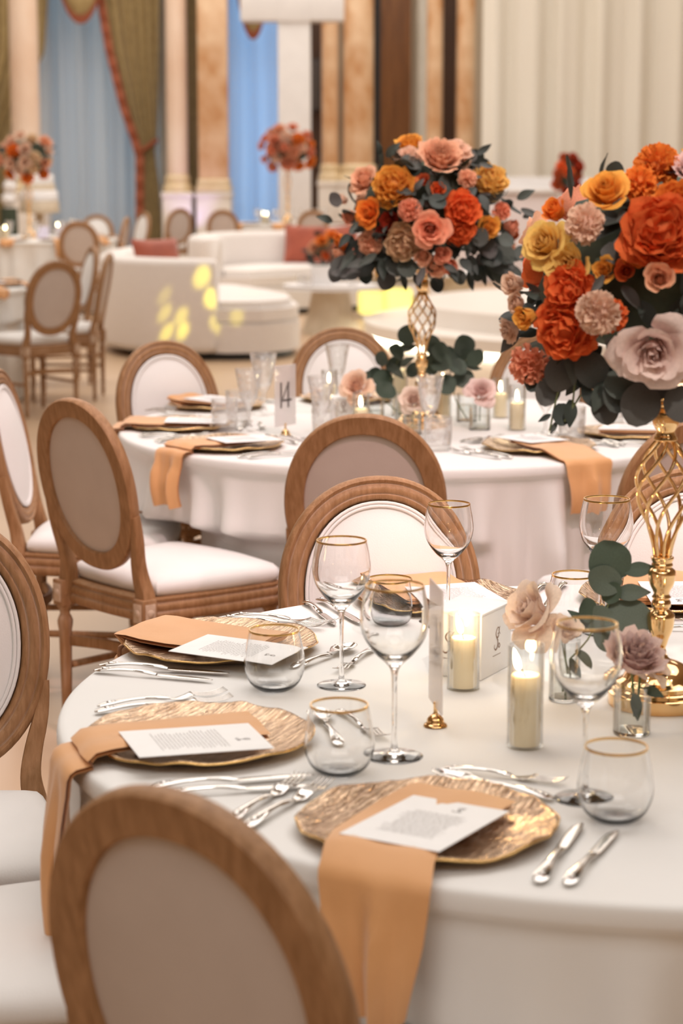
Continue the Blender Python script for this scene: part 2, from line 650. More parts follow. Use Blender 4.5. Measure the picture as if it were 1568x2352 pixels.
curtain('sheer_curtain', -4.9, -2.7, 0.03, 5.7, YW - 0.25, 'sheer', 0.07, 1.0, 'wide pale blue-grey sheer curtain behind the swagged olive drape, left window')
curtain('sheer_curtain', -1.92, -0.68, 0.03, 5.7, YW - 0.25, 'sheer', 0.05, 2.4, 'narrow bright blue sheer curtain between the marble columns and the white post')
curtain('stage_curtain', 1.9, 9.5, 0.02, 6.6, 28.6, 'cream_curtain', 0.15, 3.0, 'tall pleated cream curtain covering the right end of the hall', freq=0.62)
curtain('grey_curtain', 1.13, 1.40, 0.02, 6.6, 31.6, 'grey_curtain', 0.03, 0.7, 'narrow grey curtain strip beside the brown wood panel')


def drape(x, seed, pts_l, pts_r, Y, ztop, zbot, label, trims):
    t = thing('swag_drape', label, 'curtain', (x, Y, 0))

    def fn(u, v):
        a, b = interp(pts_l, v), interp(pts_r, v)
        w = max(b - a, 0.02)
        ph = u * 6.5 * 2 * pi
        return (lerp(a, b, u) - x, -0.05 - 0.055 * sin(ph + seed) * min(1, w / 0.5) - 0.02 * sin(ph * 2.3), lerp(ztop, zbot, v))
    V, F = grid(60, 40, fn)
    ob('drape_body', data('drape_body', V, F), 'olive_brocade', t)
    for side in trims:
        def fn2(u, v):
            a, b = interp(pts_l, v), interp(pts_r, v)
            e = a if side == 'l' else b
            sgn = -1 if side == 'l' else 1
            return (e + sgn * (u - 0.35) * 0.13 - x, -0.13 + 0.02 * sin(v * 160), lerp(ztop, zbot, v))
        V, F = grid(5, 160, fn2)
        ob('rust_fringe', data('rust_fringe', V, F), 'rust_fringe', t)
    return t


def px(u, Y):
    """world X of a picture column at depth Y (used for the far architecture only)"""
    return (u - 784) / 4778.0 * (Y * 0.9858 + 0.02)


def pz(v, Y):
    return 1.58 + Y * math.tan(math.atan((1176 - v) / 4778.0) - 0.1685)


YD = 32.3
Z = lambda v: pz(v, YD)
X = lambda u: px(u, YD)
zt, zb = 6.4, 0.05
tv = lambda v: (zt - Z(v)) / (zt - zb)
d = drape(X(330), 0.3,
          [(0, X(215)), (tv(0), X(243)), (tv(120), X(262)), (tv(250), X(292)), (tv(330), X(318)), (tv(360), X(326)), (1, X(322))],
          [(0, X(385)), (tv(0), X(376)), (tv(120), X(372)), (tv(260), X(366)), (tv(320), X(362)), (tv(350), X(356)), (tv(420), X(366)), (1, X(374))],
          YD, zt, zb, 'olive brocade drape with rust fringe, tied back beside the wide sheer', 'l')
tb = [Vector((0.14 * cos(a), 0.06 * sin(a) - 0.06, Z(338) + 0.10 * cos(a))) for a in [2 * pi * k / 24 for k in range(24)]]
ob('tie_back', tube('tie_back', [p + Vector((X(340) - X(330), 0, 0)) for p in tb], 0.035, 8, True), 'rust_fringe', d)
drape(X(20), 1.9, [(0, X(-60)), (1, X(-60))], [(0, X(120)), (tv(0), X(118)), (tv(120), X(108)), (tv(260), X(40)), (tv(330), X(15)), (1, X(22))],
      YD, zt, zb, 'olive brocade drape at the left edge behind the pale column', '')
drape(X(450), 0.8, [(0, X(425)), (1, X(430))], [(0, X(470)), (1, X(468))], YD, zt, zb, 'narrow olive drape strip showing between the two marble columns', '')


def valance(u0, u1, vlow, label):
    x0, x1 = X(u0), X(u1)
    zl = Z(vlow)
    zz = 6.2
    t = thing('swag_valance', label, 'valance', ((x0 + x1) / 2, YD - 0.15, 0))
    low = lambda u: lerp(zz, zl, 1 - abs(2 * u - 1) ** 2.2)

    def fn(u, v):
        z = lerp(zz + 0.3, low(u), v)
        return (lerp(x0, x1, u) - (x0 + x1) / 2, -0.16 * sin(v * pi * 5) * (1 - abs(2 * u - 1) ** 3) * 0.5 - 0.12 * v, z)
    V, F = grid(40, 60, fn)
    ob('swag_cloth', data('swag_cloth', V, F), 'olive_brocade', t)
    V, F = grid(80, 4, lambda u, v: (lerp(x0, x1, u) - (x0 + x1) / 2, -0.15 + 0.02 * sin(u * 300), low(u) + 0.03 - v * 0.13))
    ob('rust_fringe', data('rust_fringe', V, F), 'rust_fringe', t)


valance(95, 300, 42, 'olive swag valance with rust fringe over the wide left window')
valance(515, 655, 78, 'olive swag valance with rust fringe over the bright blue sheer')


def column(name, u0, u1, vbase, Y, m, label, square=False, ped=True):
    x = (px(u0, Y) + px(u1, Y)) / 2
    r = (px(u1, Y) - px(u0, Y)) / 2
    zb_ = pz(vbase, Y)
    t = thing(name, label, 'column', (x, Y, 0), 0)
    if square:
        ob('shaft', rbox('shaft', 2 * r, 2 * r, 6.6 - zb_, 0.02, loc=(0, 0, (6.6 + zb_) / 2)), m, t)
        ob('base_moulding', join('base_moulding', [vf(rbox('b', 2 * r + 0.08, 2 * r + 0.08, 0.09, 0.02, loc=(0, 0, zb_ + 0.045))),
                                                    vf(rbox('b', 2 * r + 0.04, 2 * r + 0.04, 0.10, 0.03, loc=(0, 0, zb_ + 0.14)))]), 'gilt_stone', t)
    else:
        ob('shaft', lathe('shaft', [(r, zb_ + 0.2), (r * 0.98, 3.5), (r * 0.92, 6.6)], 28), m, t)
        ob('base_moulding', lathe('base_moulding', smoothprof([(0, zb_ - 0.02), (r * 1.35, zb_ - 0.02), (r * 1.35, zb_ + 0.06), (r * 1.3, zb_ + 0.1), (r * 1.12, zb_ + 0.13), (r * 1.2, zb_ + 0.18), (r * 1.15, zb_ + 0.22), (r * 0.99, zb_ + 0.25)], 2), 28), 'gilt_stone', t)
    if ped:
        w = 2 * r * (1.16 if square else 1.36)
        ob('pedestal', join('pedestal', [vf(rbox('p', w, w, zb_ - 0.16, 0.01, loc=(0, 0, (zb_ - 0.16) / 2 + 0.1))),
                                          vf(rbox('p', w + 0.05, w + 0.05, 0.1, 0.02, loc=(0, 0, 0.05))),
                                          vf(rbox('p', w + 0.04, w + 0.04, 0.07, 0.02, loc=(0, 0, zb_ - 0.045)))]), 'plinth_stone', t)
    return t


YC = 31.6
column('marble_column', 28, 95, 440, YC - 0.6, 'marble_pale', 'pale pink marble column at the far left, behind the cake table')
column('marble_column', 383, 432, 440, YC, 'marble_pale', 'pale slender marble column left of the square peach pilaster')
column('marble_pilaster', 458, 526, 440, YC, 'marble_peach', 'square peach marble pilaster left of the bright blue sheer', True)
column('marble_column', 738, 778, 415, YC, 'marble_peach', 'slim tan marble column right of the black speaker')
column('marble_column', 787, 858, 415, YC, 'marble_peach', 'stout tan marble column beside the black gap')
column('marble_column', 977, 1014, 400, YC, 'marble_peach', 'slim orange marble column between the grey curtain and dark wood')
column('marble_column', 1046, 1088, 400, YC, 'marble_peach', 'tan marble column nearest the cream curtain')


def panel(name, u0, u1, m, label, Y=32.2, cat='panel', strips=5):
    x0, x1 = px(u0, Y), px(u1, Y)
    t = thing(name, label, cat, ((x0 + x1) / 2, Y, 0))
    w = x1 - x0
    ob('backing', rbox('backing', w, 0.06, 6.6, 0.004, loc=(0, 0.03, 3.3)), m, t)
    for k in range(strips):
        xx = -w / 2 + w * (k + 0.5) / strips
        ob('vertical_board', rbox('vertical_board', w / strips - 0.012, 0.04, 6.58, 0.008, loc=(xx, -0.02, 3.3)), m, t)
    return t


panel('wood_panel', 872, 942, 'walnut', 'wide warm brown wood panel between the marble columns', strips=5)
panel('wood_panel', 1015, 1046, 'dark_wood', 'narrow dark brown wood panel between two tan columns', strips=2)
panel('dark_gap_strip', 853, 874, 'black_plastic', 'narrow black strip in place of the dark gap left of the brown wood panel', strips=1)  # black strip stands in for the dark gap beside the column
slab('trim_1', px(650, 32.6), px(740, 32.6), 32.6, 32.9, 0, 6.6, 'dark_wood')
slab('trim_2', px(370, 32.7), px(384, 32.7), 32.6, 32.9, 0, 6.6, 'grey_curtain')

# loudspeaker fixed to the dark wall strip
YS = 32.3
t = thing('wall_speaker', 'tall narrow black loudspeaker on the wall right of the white post', 'speaker', (px(725, YS), YS, pz(255, YS)))
hh = pz(135, YS) - pz(255, YS)
ob('cabinet', rbox('cabinet', 0.17, 0.2, hh, 0.015, loc=(0, 0, hh / 2)), 'black_plastic', t)
ob('grille', rbox('grille', 0.14, 0.012, hh - 0.05, 0.004, loc=(0, -0.104, hh / 2)), 'ink_dark', t)
ob('bracket', rbox('bracket', 0.05, 0.28, 0.05, 0.004, loc=(0, 0.2, hh / 2)), 'black_plastic', t)

# white ceremony frame: post and crossing beams
YP = 29.6
t = thing('white_arch', 'white draped post carrying a thick white crossbeam', 'arch', (px(677, YP), YP, 0))
pw = px(715, YP) - px(641, YP)
zb0, zb1 = pz(50, YP), pz(-30, YP)
ob('post', rbox('post', pw, pw, zb0, 0.02, loc=(0, 0, zb0 / 2)), 'white_paint', t)
bx0, bx1 = px(556, YP) - px(677, YP), px(790, YP) - px(677, YP)
ob('crossbeam', rbox('crossbeam', bx1 - bx0, 0.5, zb1 - zb0, 0.02, loc=((bx0 + bx1) / 2, 0, (zb0 + zb1) / 2)), 'white_paint', t)
ob('beam_band', rbox('beam_band', pw + 0.02, 0.53, zb1 - zb0 + 0.03, 0.02, loc=(0, 0, (zb0 + zb1) / 2)), 'white_paint', t)
ob('foot_plate', rbox('foot_plate', 0.7, 0.7, 0.05, 0.01, loc=(0, 0, 0.025)), 'white_paint', t)

# ------------------------------------------------------------------ chair
TILT = radians(11)
CT, ST = cos(TILT), sin(TILT)
OA, OB, OH = 0.203, 0.236, 0.235   # oval half width, half height, centre along the back


def bk(x, h, d):
    return Vector((x, -0.205 - h * ST + d * CT, 0.50 + h * CT + d * ST))


def oval(a, b, n):
    pts = []
    for k in range(n):
        t_ = 2 * pi * k / n
        c_, s_ = cos(t_), sin(t_)
        e = 2 / 2.12
        pts.append((a * math.copysign(abs(c_) ** e, c_), b * math.copysign(abs(s_) ** e, s_)))
    return pts


RING = [(0.004, -0.016), (0.0, -0.010), (0.0, 0.006), (0.004, 0.014), (0.009, 0.0165), (0.0135, 0.0135), (0.0155, 0.0105),
        (0.0185, 0.0135), (0.026, 0.0165), (0.033, 0.0145), (0.0355, 0.0110), (0.0385, 0.0135), (0.044, 0.0125), (0.050, 0.006), (0.050, -0.012), (0.047, -0.016)]
LIME = [0, 0, 0.05, 0, 0, 0.05, 0.6, 0.05, 0, 0.05, 0.65, 0.05, 0, 0.0, 0, 0]


def ring_mesh():
    n = 72
    V, F, A = [], [], []
    out = oval(OA, OB, n)
    for k in range(n):
        x, h = out[k]
        nx, nh = x / OA ** 2, h / OB ** 2
        l = sqrt(nx * nx + nh * nh)
        nx, nh = nx / l, nh / l
        for (o, d_), lm in zip(RING, LIME):
            V.append(bk(x - nx * o, OH + h - nh * o, d_))
            A.append(lm * (0.5 + 0.5 * noise.noise(Vector((x * 14, h * 14, 0.3)))))
    m = len(RING)
    for k in range(n):
        j = (k + 1) % n
        for i in range(m):
            l = (i + 1) % m
            F.append((k * m + i, j * m + i, j * m + l, k * m + l))
    return sharp(data('back_frame', V, F, True, 'lime', A), 45)


def pad_mesh(name, a, b, d0, dome, sgn):
    n, R = 48, 7
    o = oval(1, 1, n)
    V, F = [], []
    for r in range(R):
        f = 1 - r / R
        for x, h in o:
            V.append(bk(x * a * f, OH + h * b * f, d0 + sgn * dome * (1 - f ** 2.6)))
    V.append(bk(0, OH, d0 + sgn * dome))
    for r in range(R - 1):
        for k in range(n):
            j = (k + 1) % n
            q = (r * n + k, r * n + j, (r + 1) * n + j, (r + 1) * n + k)
            F.append(q if sgn > 0 else q[::-1])
    for k in range(n):
        q = ((R - 1) * n + k, (R - 1) * n + (k + 1) % n, R * n)
        F.append(q if sgn > 0 else q[::-1])
    return data(name, V, F)


def seat_plan(inset=0.0, n=15, back=-0.215):
    """rounded trapezoid, counter-clockwise, from the rear left"""
    hw0, hw1, y0, y1 = 0.192 - inset, 0.243 - inset, back + inset, 0.235 - inset
    pts = []
    for k in range(n):                      # rear, slightly bowed
        u = k / n
        pts.append((lerp(-hw0, hw0, u), y0 - 0.012 * sin(pi * u)))
    for k in range(n):
        u = k / n
        pts.append((lerp(hw0, hw1, u) + 0.008 * sin(pi * u), lerp(y0, y1 - 0.04, u)))
    for k in range(n):
        u = k / n
        a = u * pi / 2
        pts.append((hw1 - 0.045 * (1 - cos(a)), y1 - 0.04 + 0.04 * sin(a)))
    for k in range(n):
        u = k / n
        pts.append((lerp(hw1 - 0.045, -hw1 + 0.045, u), y1 + 0.018 * sin(pi * u)))
    for k in range(n):
        u = k / n
        a = pi / 2 * (1 - u)
        pts.append((-hw1 + 0.045 * (1 - cos(a)), y1 - 0.04 + 0.04 * sin(a)))
    for k in range(n):
        u = k / n
        pts.append((lerp(-hw1, -hw0, u) - 0.008 * sin(pi * u), lerp(y1 - 0.04, y0, u)))
    return pts


def stack_mesh(name, layers, cap_bottom=True, centre=None, back=-0.2):
    """layers: (inset, z, lime)"""
    V, F, A = [], [], []
    m = None
    for L_ in layers:
        pl = seat_plan(L_[0], 15, back)
        m = len(pl)
        for x, y in pl:
            V.append((x, y, L_[1]))
            A.append((L_[2] if len(L_) > 2 else 0) * (0.5 + 0.5 * noise.noise(Vector((x * 14, y * 14, L_[1] * 9)))))
    for r in range(len(layers) - 1):
        for k in range(m):
            j = (k + 1) % m
            F.append((r * m + k, r * m + j, (r + 1) * m + j, (r + 1) * m + k))
    if centre is not None:
        c = len(V)
        V.append((0, 0.0, centre))
        A.append(0)
        for k in range(m):
            F.append(((len(layers) - 1) * m + k, (len(layers) - 1) * m + (k + 1) % m, c))
    else:
        F.append(tuple((len(layers) - 1) * m + k for k in range(m)))
    if cap_bottom:
        F.append(tuple(range(m))[::-1])
    return sharp(data(name, V, F, True, 'lime', A), 50)


def leg_mesh():
    prof = [(0, 0.0), (0.0115, 0.0), (0.013, 0.012), (0.0125, 0.03), (0.016, 0.036), (0.016, 0.044), (0.0135, 0.05), (0.0185, 0.30),
            (0.021, 0.315), (0.0215, 0.327), (0.018, 0.337), (0.0135, 0.345), (0.0155, 0.358), (0.021, 0.365), (0.021, 0.372), (0, 0.372)]
    fl = lambda a, z: 1 - (0.07 * (0.5 + 0.5 * cos(a * 8)) if 0.055 < z < 0.31 else 0)
    p2 = []
    for (r0, z0), (r1, z1) in zip(prof, prof[1:]):
        p2.append((r0, z0))
        if z1 - z0 > 0.1:
            p2 += [(lerp(r0, r1, k / 6), lerp(z0, z1, k / 6)) for k in range(1, 6)]
    p2.append(prof[-1])
    a = vf(lathe('leg', p2, 24, fl))
    b = vf(rbox('blk', 0.047, 0.047, 0.072, 0.004, loc=(0, 0, 0.407)))
    V, F, A = [], [], []
    for v, f in (a, b):
        o = len(V)
        V += [tuple(q) for q in v]
        F += [tuple(i + o for i in g) for g in f]
    A = [0.35 * max(0, noise.noise(Vector((v[0] * 90, v[1] * 90, v[2] * 8)))) for v in V]
    return sharp(data('leg', V, F, True, 'lime', A), 40)


def post_mesh(s):
    pts = [(0.192, 0.17, 0.0), (0.186, 0.11, 0.0), (0.172, 0.05, 0.0), (0.166, 0.0, 0.002), (0.174, -0.05, 0.0), (0.183, -0.092, -0.012)]
    P = [bk(s * x, h, d_ - 0.001) for x, h, d_ in pts]
    dense = []
    for i in range(len(P) - 1):
        p0, p1, p2, p3 = P[max(i - 1, 0)], P[i], P[i + 1], P[min(i + 2, len(P) - 1)]
        for k in range(4):
            t_ = k / 4
            dense.append(0.5 * ((2 * p1) + (-p0 + p2) * t_ + (2 * p0 - 5 * p1 + 4 * p2 - p3) * t_ ** 2 + (-p0 + 3 * p1 - 3 * p2 + p3) * t_ ** 3))
    dense.append(P[-1])
    w = lambda t_: rrect(interp([(0, 0.018), (0.3, 0.030), (0.6, 0.036), (1, 0.049)], t_), interp([(0, 0.026), (0.5, 0.033), (1, 0.044)], t_), 0.006, 2)
    V, F, _ = sweep(dense, w, up=(0, 1, 0.1))
    me = data('back_post', V, F)
    return sharp(me, 40)


CH = {}


def chair_meshes():
    CH['ring'] = ring_mesh()
    CH['cush'] = pad_mesh('back_cushion', OA - 0.062, OB - 0.062, 0.010, 0.022, 1)
    CH['panel'] = pad_mesh('back_panel', OA - 0.047, OB - 0.047, -0.006, 0.007, -1)
    for k, ins in (('pipe1', 0.0535), ('pipe2', 0.0605)):
        o = oval(OA - ins, OB - ins, 64)
        CH[k] = tube('piping', [bk(x, OH + h, 0.0125) for x, h in o], 0.0038, 6, True)
    CH['rail'] = stack_mesh('seat_rail', [(0.012, 0.375, 0), (0.004, 0.380, 0), (0.000, 0.388, 0), (0.000, 0.398, 0), (0.005, 0.404, 0.5), (0.003, 0.409, 0), (0.000, 0.416, 0), (0.003, 0.424, 0),
                                        (0.008, 0.428, 0.5), (0.004, 0.433, 0), (0.004, 0.438, 0), (0.012, 0.443, 0)])
    CH['seat'] = stack_mesh('seat_cushion', [(0.014, 0.443), (0.006, 0.450), (0.002, 0.461), (0.004, 0.474), (0.014, 0.486), (0.034, 0.495), (0.07, 0.501), (0.13, 0.505)], False, 0.507, -0.172)
    CH['leg'] = leg_mesh()
    CH['postL'] = post_mesh(-1)
    CH['postR'] = post_mesh(1)
    CH['ros'] = join('rosette_tile', [vf(rbox('r', 0.032, 0.003, 0.05, 0.001))] + [vf(lathe('d', [(0, 0.004), (0.011, 0.003), (0.012, 0), (0.012, -0.001), (0, -0.001)], 14), Matrix.Rotation(pi / 2, 4, 'X'))])
    CH['strL'] = tube('stretcher', [Vector((-0.178, -0.19, 0.2)), Vector((-0.190, 0.0, 0.2)), Vector((-0.205, 0.185, 0.2))], 0.0105, 8)
    CH['strR'] = tube('stretcher', [Vector((0.178, -0.19, 0.2)), Vector((0.190, 0.0, 0.2)), Vector((0.205, 0.185, 0.2))], 0.0105, 8)
    V, F, _ = sweep([Vector((-0.17 + 0.34 * k / 10, -0.195 + 0.05 * sin(pi * k / 10), 0.27)) for k in range(11)], rrect(0.016, 0.03, 0.004, 2), up=(0, 0, 1))
    CH['strB'] = data('rear_stretcher', V, F)


chair_meshes()


def make_chair():
    r = bpy.data.objects.new('dining_chair', None)
    COL.objects.link(r)
    ob('back_frame', CH['ring'], 'oak', r)
    ob('back_cushion', CH['cush'], 'seat_fabric', r)
    ob('back_panel', CH['panel'], 'panel_fabric', r)
    ob('piping', CH['pipe1'], 'seat_fabric', r)
    ob('piping', CH['pipe2'], 'seat_fabric', r)
    ob('back_post', CH['postL'], 'oak', r)
    ob('back_post', CH['postR'], 'oak', r)
    ob('seat_rail', CH['rail'], 'oak', r)
    ob('seat_cushion', CH['seat'], 'seat_fabric', r)
    for x, y in ((-0.184, -0.205), (0.184, -0.205), (-0.208, 0.20), (0.208, 0.20)):
        l = ob('leg', CH['leg'], 'oak', r, (x, y, 0))
        yy = -0.0245 if y < 0 else 0.0245
        ob('rosette_tile', CH['ros'], 'rosette', l, (0, yy, 0.407))
        ob('rosette_tile', CH['ros'], 'rosette', l, (math.copysign(0.0245, x), 0, 0.407), (0, 0, pi / 2))
    ob('stretcher', CH['strL'], 'oak', r)
    ob('stretcher', CH['strR'], 'oak', r)
    ob('rear_stretcher', CH['strB'], 'oak', r)
    return r


CHAIR0 = make_chair()
CHAIRS = []


def chair(tx, ty, fdeg, label, group=None):
    """tx,ty: where the top of the back is; fdeg: direction the sitter faces"""
    rz = radians(fdeg) - pi / 2
    o = CHAIR0 if not CHAIRS else copy_tree(CHAIR0)
    off = Matrix.Rotation(rz, 3, 'Z') @ Vector((0, -0.296, 0))
    o.location = (tx - off.x, ty - off.y, 0)
    o.rotation_euler = (0, 0, rz)
    tag(o, label, 'chair', group)
    CHAIRS.append((tx - off.x, ty - off.y, rz))
    return o


GN, GF, GB = 'oval-back chairs around the near table', 'oval-back chairs around the middle table', 'oval-back chairs at the far tables'
chair(-0.172, 1.985, 52, 'large out-of-focus chair in the foreground, seen from behind', GN)
chair(-0.725, 3.63, -84, 'pink-lit oval chair cut by the left edge, facing the camera', GN)
chair(0.068, 4.06, -79, 'rosy front-facing chair behind the wine glasses, between the two tables', GN)
chair(0.72, 4.17, -100, 'front-facing chair behind the gold candelabra lattice at the right', GN)
chair(-0.80, 2.72, 16, 'chair at bottom left of which only the pale seat shows', GN)
chair(-0.705, 5.40, 42, 'chair seen from behind at left, pale seat running under the middle table', GF)
chair(-1.035, 6.17, -3, 'chair seen edge-on at the far left edge of the middle table', GF)
chair(-0.62, 7.15, -54, 'pale chair facing us at the back left of the middle table', GF)
chair(0.00, 7.72, -82, 'rosy chair facing us behind the table number card', GF)
chair(0.055, 5.06, 84, 'brown chair back directly behind the rosy front-facing chair', GF)
chair(0.87, 4.98, 104, 'chair seen from behind at the right edge, behind the candelabra', GF)
chair(0.74, 7.55, -115, 'chair hidden behind the bouquets at the back right of the middle table', GF)
chair(-1.74, 12.80, 132, 'far chair seen from behind in front of the left table with a bottle behind it', GB)
chair(-1.76, 14.9, 200, 'far pale-backed chair carrying a water bottle on its seat', GB)
chair(-1.53, 13.85, 178, 'far chair seen edge-on beside the water bottle', GB)
chair(-2.62, 20.9, 95, 'far chair with tan back panel in front of the cake table', GB)
chair(-2.72, 23.4, -100, 'far white-backed chair on the window side of the cake table', GB)
chair(-2.28, 22.4, 175, 'far chair seen edge-on at the right end of the cake table', GB)
chair(-2.30, 24.6, -150, 'far rosy chair turned sideways left of the column base', GB)
chair(-2.02, 26.4, 130, 'far grey-backed chair in front of the lilac-lit column base', GB)
chair(-1.45, 25.6, 86, 'far chair behind the sofa, left of the orange napkin', GB)
chair(-0.345, 25.4, 97, 'far chair behind the sofa, right of the small bouquet stand', GB)

# ------------------------------------------------------------------ tables and cloths
R_T = 0.9


def seat_hit(cx, cy, th):
    """smallest distance from the table centre along th at which a chair seat begins"""
    best = 9.0
    dx, dy = cos(th), sin(th)
    for (x, y, rz) in CHAIRS:
        if (x - cx) ** 2 + (y - cy) ** 2 > 1.7:
            continue
        c_, s_ = cos(-rz), sin(-rz)
        ox, oy = cx - x, cy - y
        lx, ly = c_ * ox - s_ * oy, s_ * ox + c_ * oy
        ddx, ddy = c_ * dx - s_ * dy, s_ * dx + c_ * dy
        t0, t1 = 0.0, 9.0
        ok = True
        for p, dd, lo, hi in ((lx, ddx, -0.27, 0.27), (ly, ddy, -0.24, 0.275)):
            if abs(dd) < 1e-9:
                ok = ok and lo <= p <= hi
                continue
            a, b = (lo - p) / dd, (hi - p) / dd
            t0, t1 = max(t0, min(a, b)), min(t1, max(a, b))
        if ok and t0 < t1:
            best = min(best, t0)
    return best


def round_table(cx, cy, label, clabel, group, seed, hi=True, n=None):
    t = thing('round_table', label, 'table', (cx, cy, 0), 0, group)
    ob('tabletop', lathe('tabletop', [(0, 0.722), (R_T - 0.02, 0.722), (R_T - 0.02, 0.744), (0, 0.744)], 64), 'walnut', t)
    for k in range(4):
        a = pi / 4 + k * pi / 2
        ob('leg', lathe('leg', [(0, 0), (0.02, 0), (0.02, 0.722), (0, 0.722)], 12), 'steel', t, (0.42 * cos(a), 0.42 * sin(a), 0))
    n = n or (300 if hi else 120)
    zs = [0.750, 0.7495, 0.746, 0.742, 0.735, 0.727, 0.72, 0.712, 0.69, 0.66, 0.62, 0.58, 0.555, 0.545, 0.537, 0.530, 0.523, 0.516, 0.511, 0.49, 0.46, 0.42, 0.36, 0.30, 0.22, 0.14, 0.07, 0.01]
    V, F = [(0, 0, 0.750)], []
    hits = [seat_hit(cx, cy, 2 * pi * k / n) for k in range(n)]
    sm = [min(hits[(k + j) % n] for j in range(-6, 7)) for k in range(n)]
    sm = [sum(sm[(k + j) % n] for j in range(-8, 9)) / 17 for k in range(n)]
    sm = [min(a, b) for a, b in zip(sm, [min(hits[(k + j) % n] for j in range(-1, 2)) for k in range(n)])]
    rings = [0.3, 0.6, 0.8]
    for r in rings:
        for k in range(n):
            a = 2 * pi * k / n
            V.append((r * cos(a), r * sin(a), 0.750))
    edge = [R_T - 0.012, R_T - 0.004, R_T, R_T + 0.002, R_T + 0.003, R_T + 0.003, R_T + 0.001]
    for j, z in enumerate(zs):
        for k in range(n):
            a = 2 * pi * k / n
            if j < len(edge):
                r = edge[j]
            else:
                tt = (0.712 - z) / 0.70
                f = 0.6 * sin(a * 29 + seed + 1.6 * sin(a * 3)) + 0.5 * sin(a * 47 + seed * 2 + sin(a * 5)) + 0.4 * sin(a * 13 - seed)
                r = R_T - 0.010 - 0.012 * min(1, tt * 6) + 0.030 * tt + 0.046 * f * min(1, tt * 3.2 + 0.03)
                fall = min(1, max(0, (0.547 - z) / 0.036))
                lim = sm[k] - 0.012
                if lim < r:
                    r = lerp(r, lim, fall)
            V.append((r * cos(a), r * sin(a), z))
    for k in range(n):
        F.append((0, 1 + k, 1 + (k + 1) % n))
    nr = len(rings) + len(zs)
    for j in range(nr - 1):
        for k in range(n):
            q = (k + 1) % n
            F.append((1 + j * n + k, 1 + (j + 1) * n + k, 1 + (j + 1) * n + q, 1 + j * n + q))
    o = ob('tablecloth', data('tablecloth', V, F), 'cloth', None, (cx, cy, 0))
    tag(o, clabel, 'tablecloth')
    return t


NT, FT = (0.47, 3.125), (0.2086, 6.47)
round_table(*NT, 'round banquet table in the foreground, hidden under its cloth', 'white cloth on the large near table', 'round banquet tables', 0.4)
round_table(*FT, 'round banquet table in the middle of the picture under its cloth', 'white cloth on the middle table with the number card', 'round banquet tables', 2.1)
LT1, LT2, LT3 = (-2.95, 13.7), (-3.25, 22.0), (-0.69, 27.0)
round_table(*LT1, 'far round table cut by the left edge, nearest to the sofa', 'pale cloth on the far table at the left edge', 'round banquet tables', 0.9, False)
round_table(*LT2, 'far round table in front of the left window, with a cake', 'pale cloth on the far table before the left window', 'round banquet tables', 1.7, False)
round_table(*LT3, 'far round table behind the sofas', 'pale cloth on the far table behind the sofas', 'round banquet tables', 2.9, False)
# ------------------------------------------------------------------ tableware
TZ = 0.7505


def charger_mesh(seed):
    n, R = 120, 16
    V, F = [], []
    rim = []
    for k in range(n):
        a = 2 * pi * k / n
        rim.append(0.163 * (1 + 0.016 * noise.noise(Vector((cos(a) * 1.6, sin(a) * 1.6, seed))) * 2 + 0.012 * noise.noise(Vector((cos(a) * 9, sin(a) * 9, seed)))))
    lift = [0.018 + 0.006 * noise.noise(Vector((cos(2 * pi * k / n) * 2.6, sin(2 * pi * k / n) * 3.5, seed + 4))) for k in range(n)]
    prof = [(0.0, 0.006), (0.3, 0.006), (0.55, 0.0065), (0.68, 0.0075), (0.78, 0.010), (0.86, 0.0135), (0.93, 0.0168), (0.975, 0.0185), (0.995, 0.0190), (1.0, 0.0172),
            (0.985, 0.0145), (0.92, 0.0115), (0.8, 0.0045), (0.68, 0.0008), (0.5, 0.0), (0.0, 0.0)]
    idx = []
    for j, (f, z) in enumerate(prof):
        if f == 0:
            idx.append([len(V)])
            V.append((0, 0, z))
            continue
        row = []
        for k in range(n):
            a = 2 * pi * k / n
            r = rim[k] * f
            x, y = r * cos(a), r * sin(a)
            zz = z * (lift[k] / 0.018 if f > 0.7 else 1)
            if j < 9:
                rip = 0.0009 * noise.noise(Vector((x * 18, y * 130 + x * 30, seed)))
                zz += rip * (1 if f > 0.2 else 0.3)
            row.append(len(V))
            V.append((x, y, zz))
        idx.append(row)
    for A, B in zip(idx, idx[1:]):
        for k in range(n):
            q = (k + 1) % n
            if len(A) == 1:
                F.append((A[0], B[k], B[q]))
            elif len(B) == 1:
                F.append((A[k], B[0], A[q]))
            else:
                F.append((A[k], B[k], B[q], A[q]))
    return data('charger_plate', V, F)


CHG = [charger_mesh(s) for s in (1.0, 5.3, 9.1)]


def rim_path(me):
    n = 120
    row = [v.co for v in me.vertices][1 + 8 * n:1 + 9 * n]
    return [Vector((p.x * 1.002, p.y * 1.002, p.z - 0.0006)) for p in row]


RIMW = [tube('gold_rim', rim_path(m_), 0.0016, 6, True) for m_ in CHG]


def rim_wire(o, k):
    ob('gold_rim', RIMW[k % 3], 'gold_rim', o)

VEIN = None


def place_charger(x, y, ang, k, label, group):
    o = ob('charger_plate', CHG[k % 3], 'charger_gold', None, (x, y, TZ), (0, 0, radians(ang)))
    rim_wire(o, k)
    tag(o, label, 'charger plate', group)
    return o


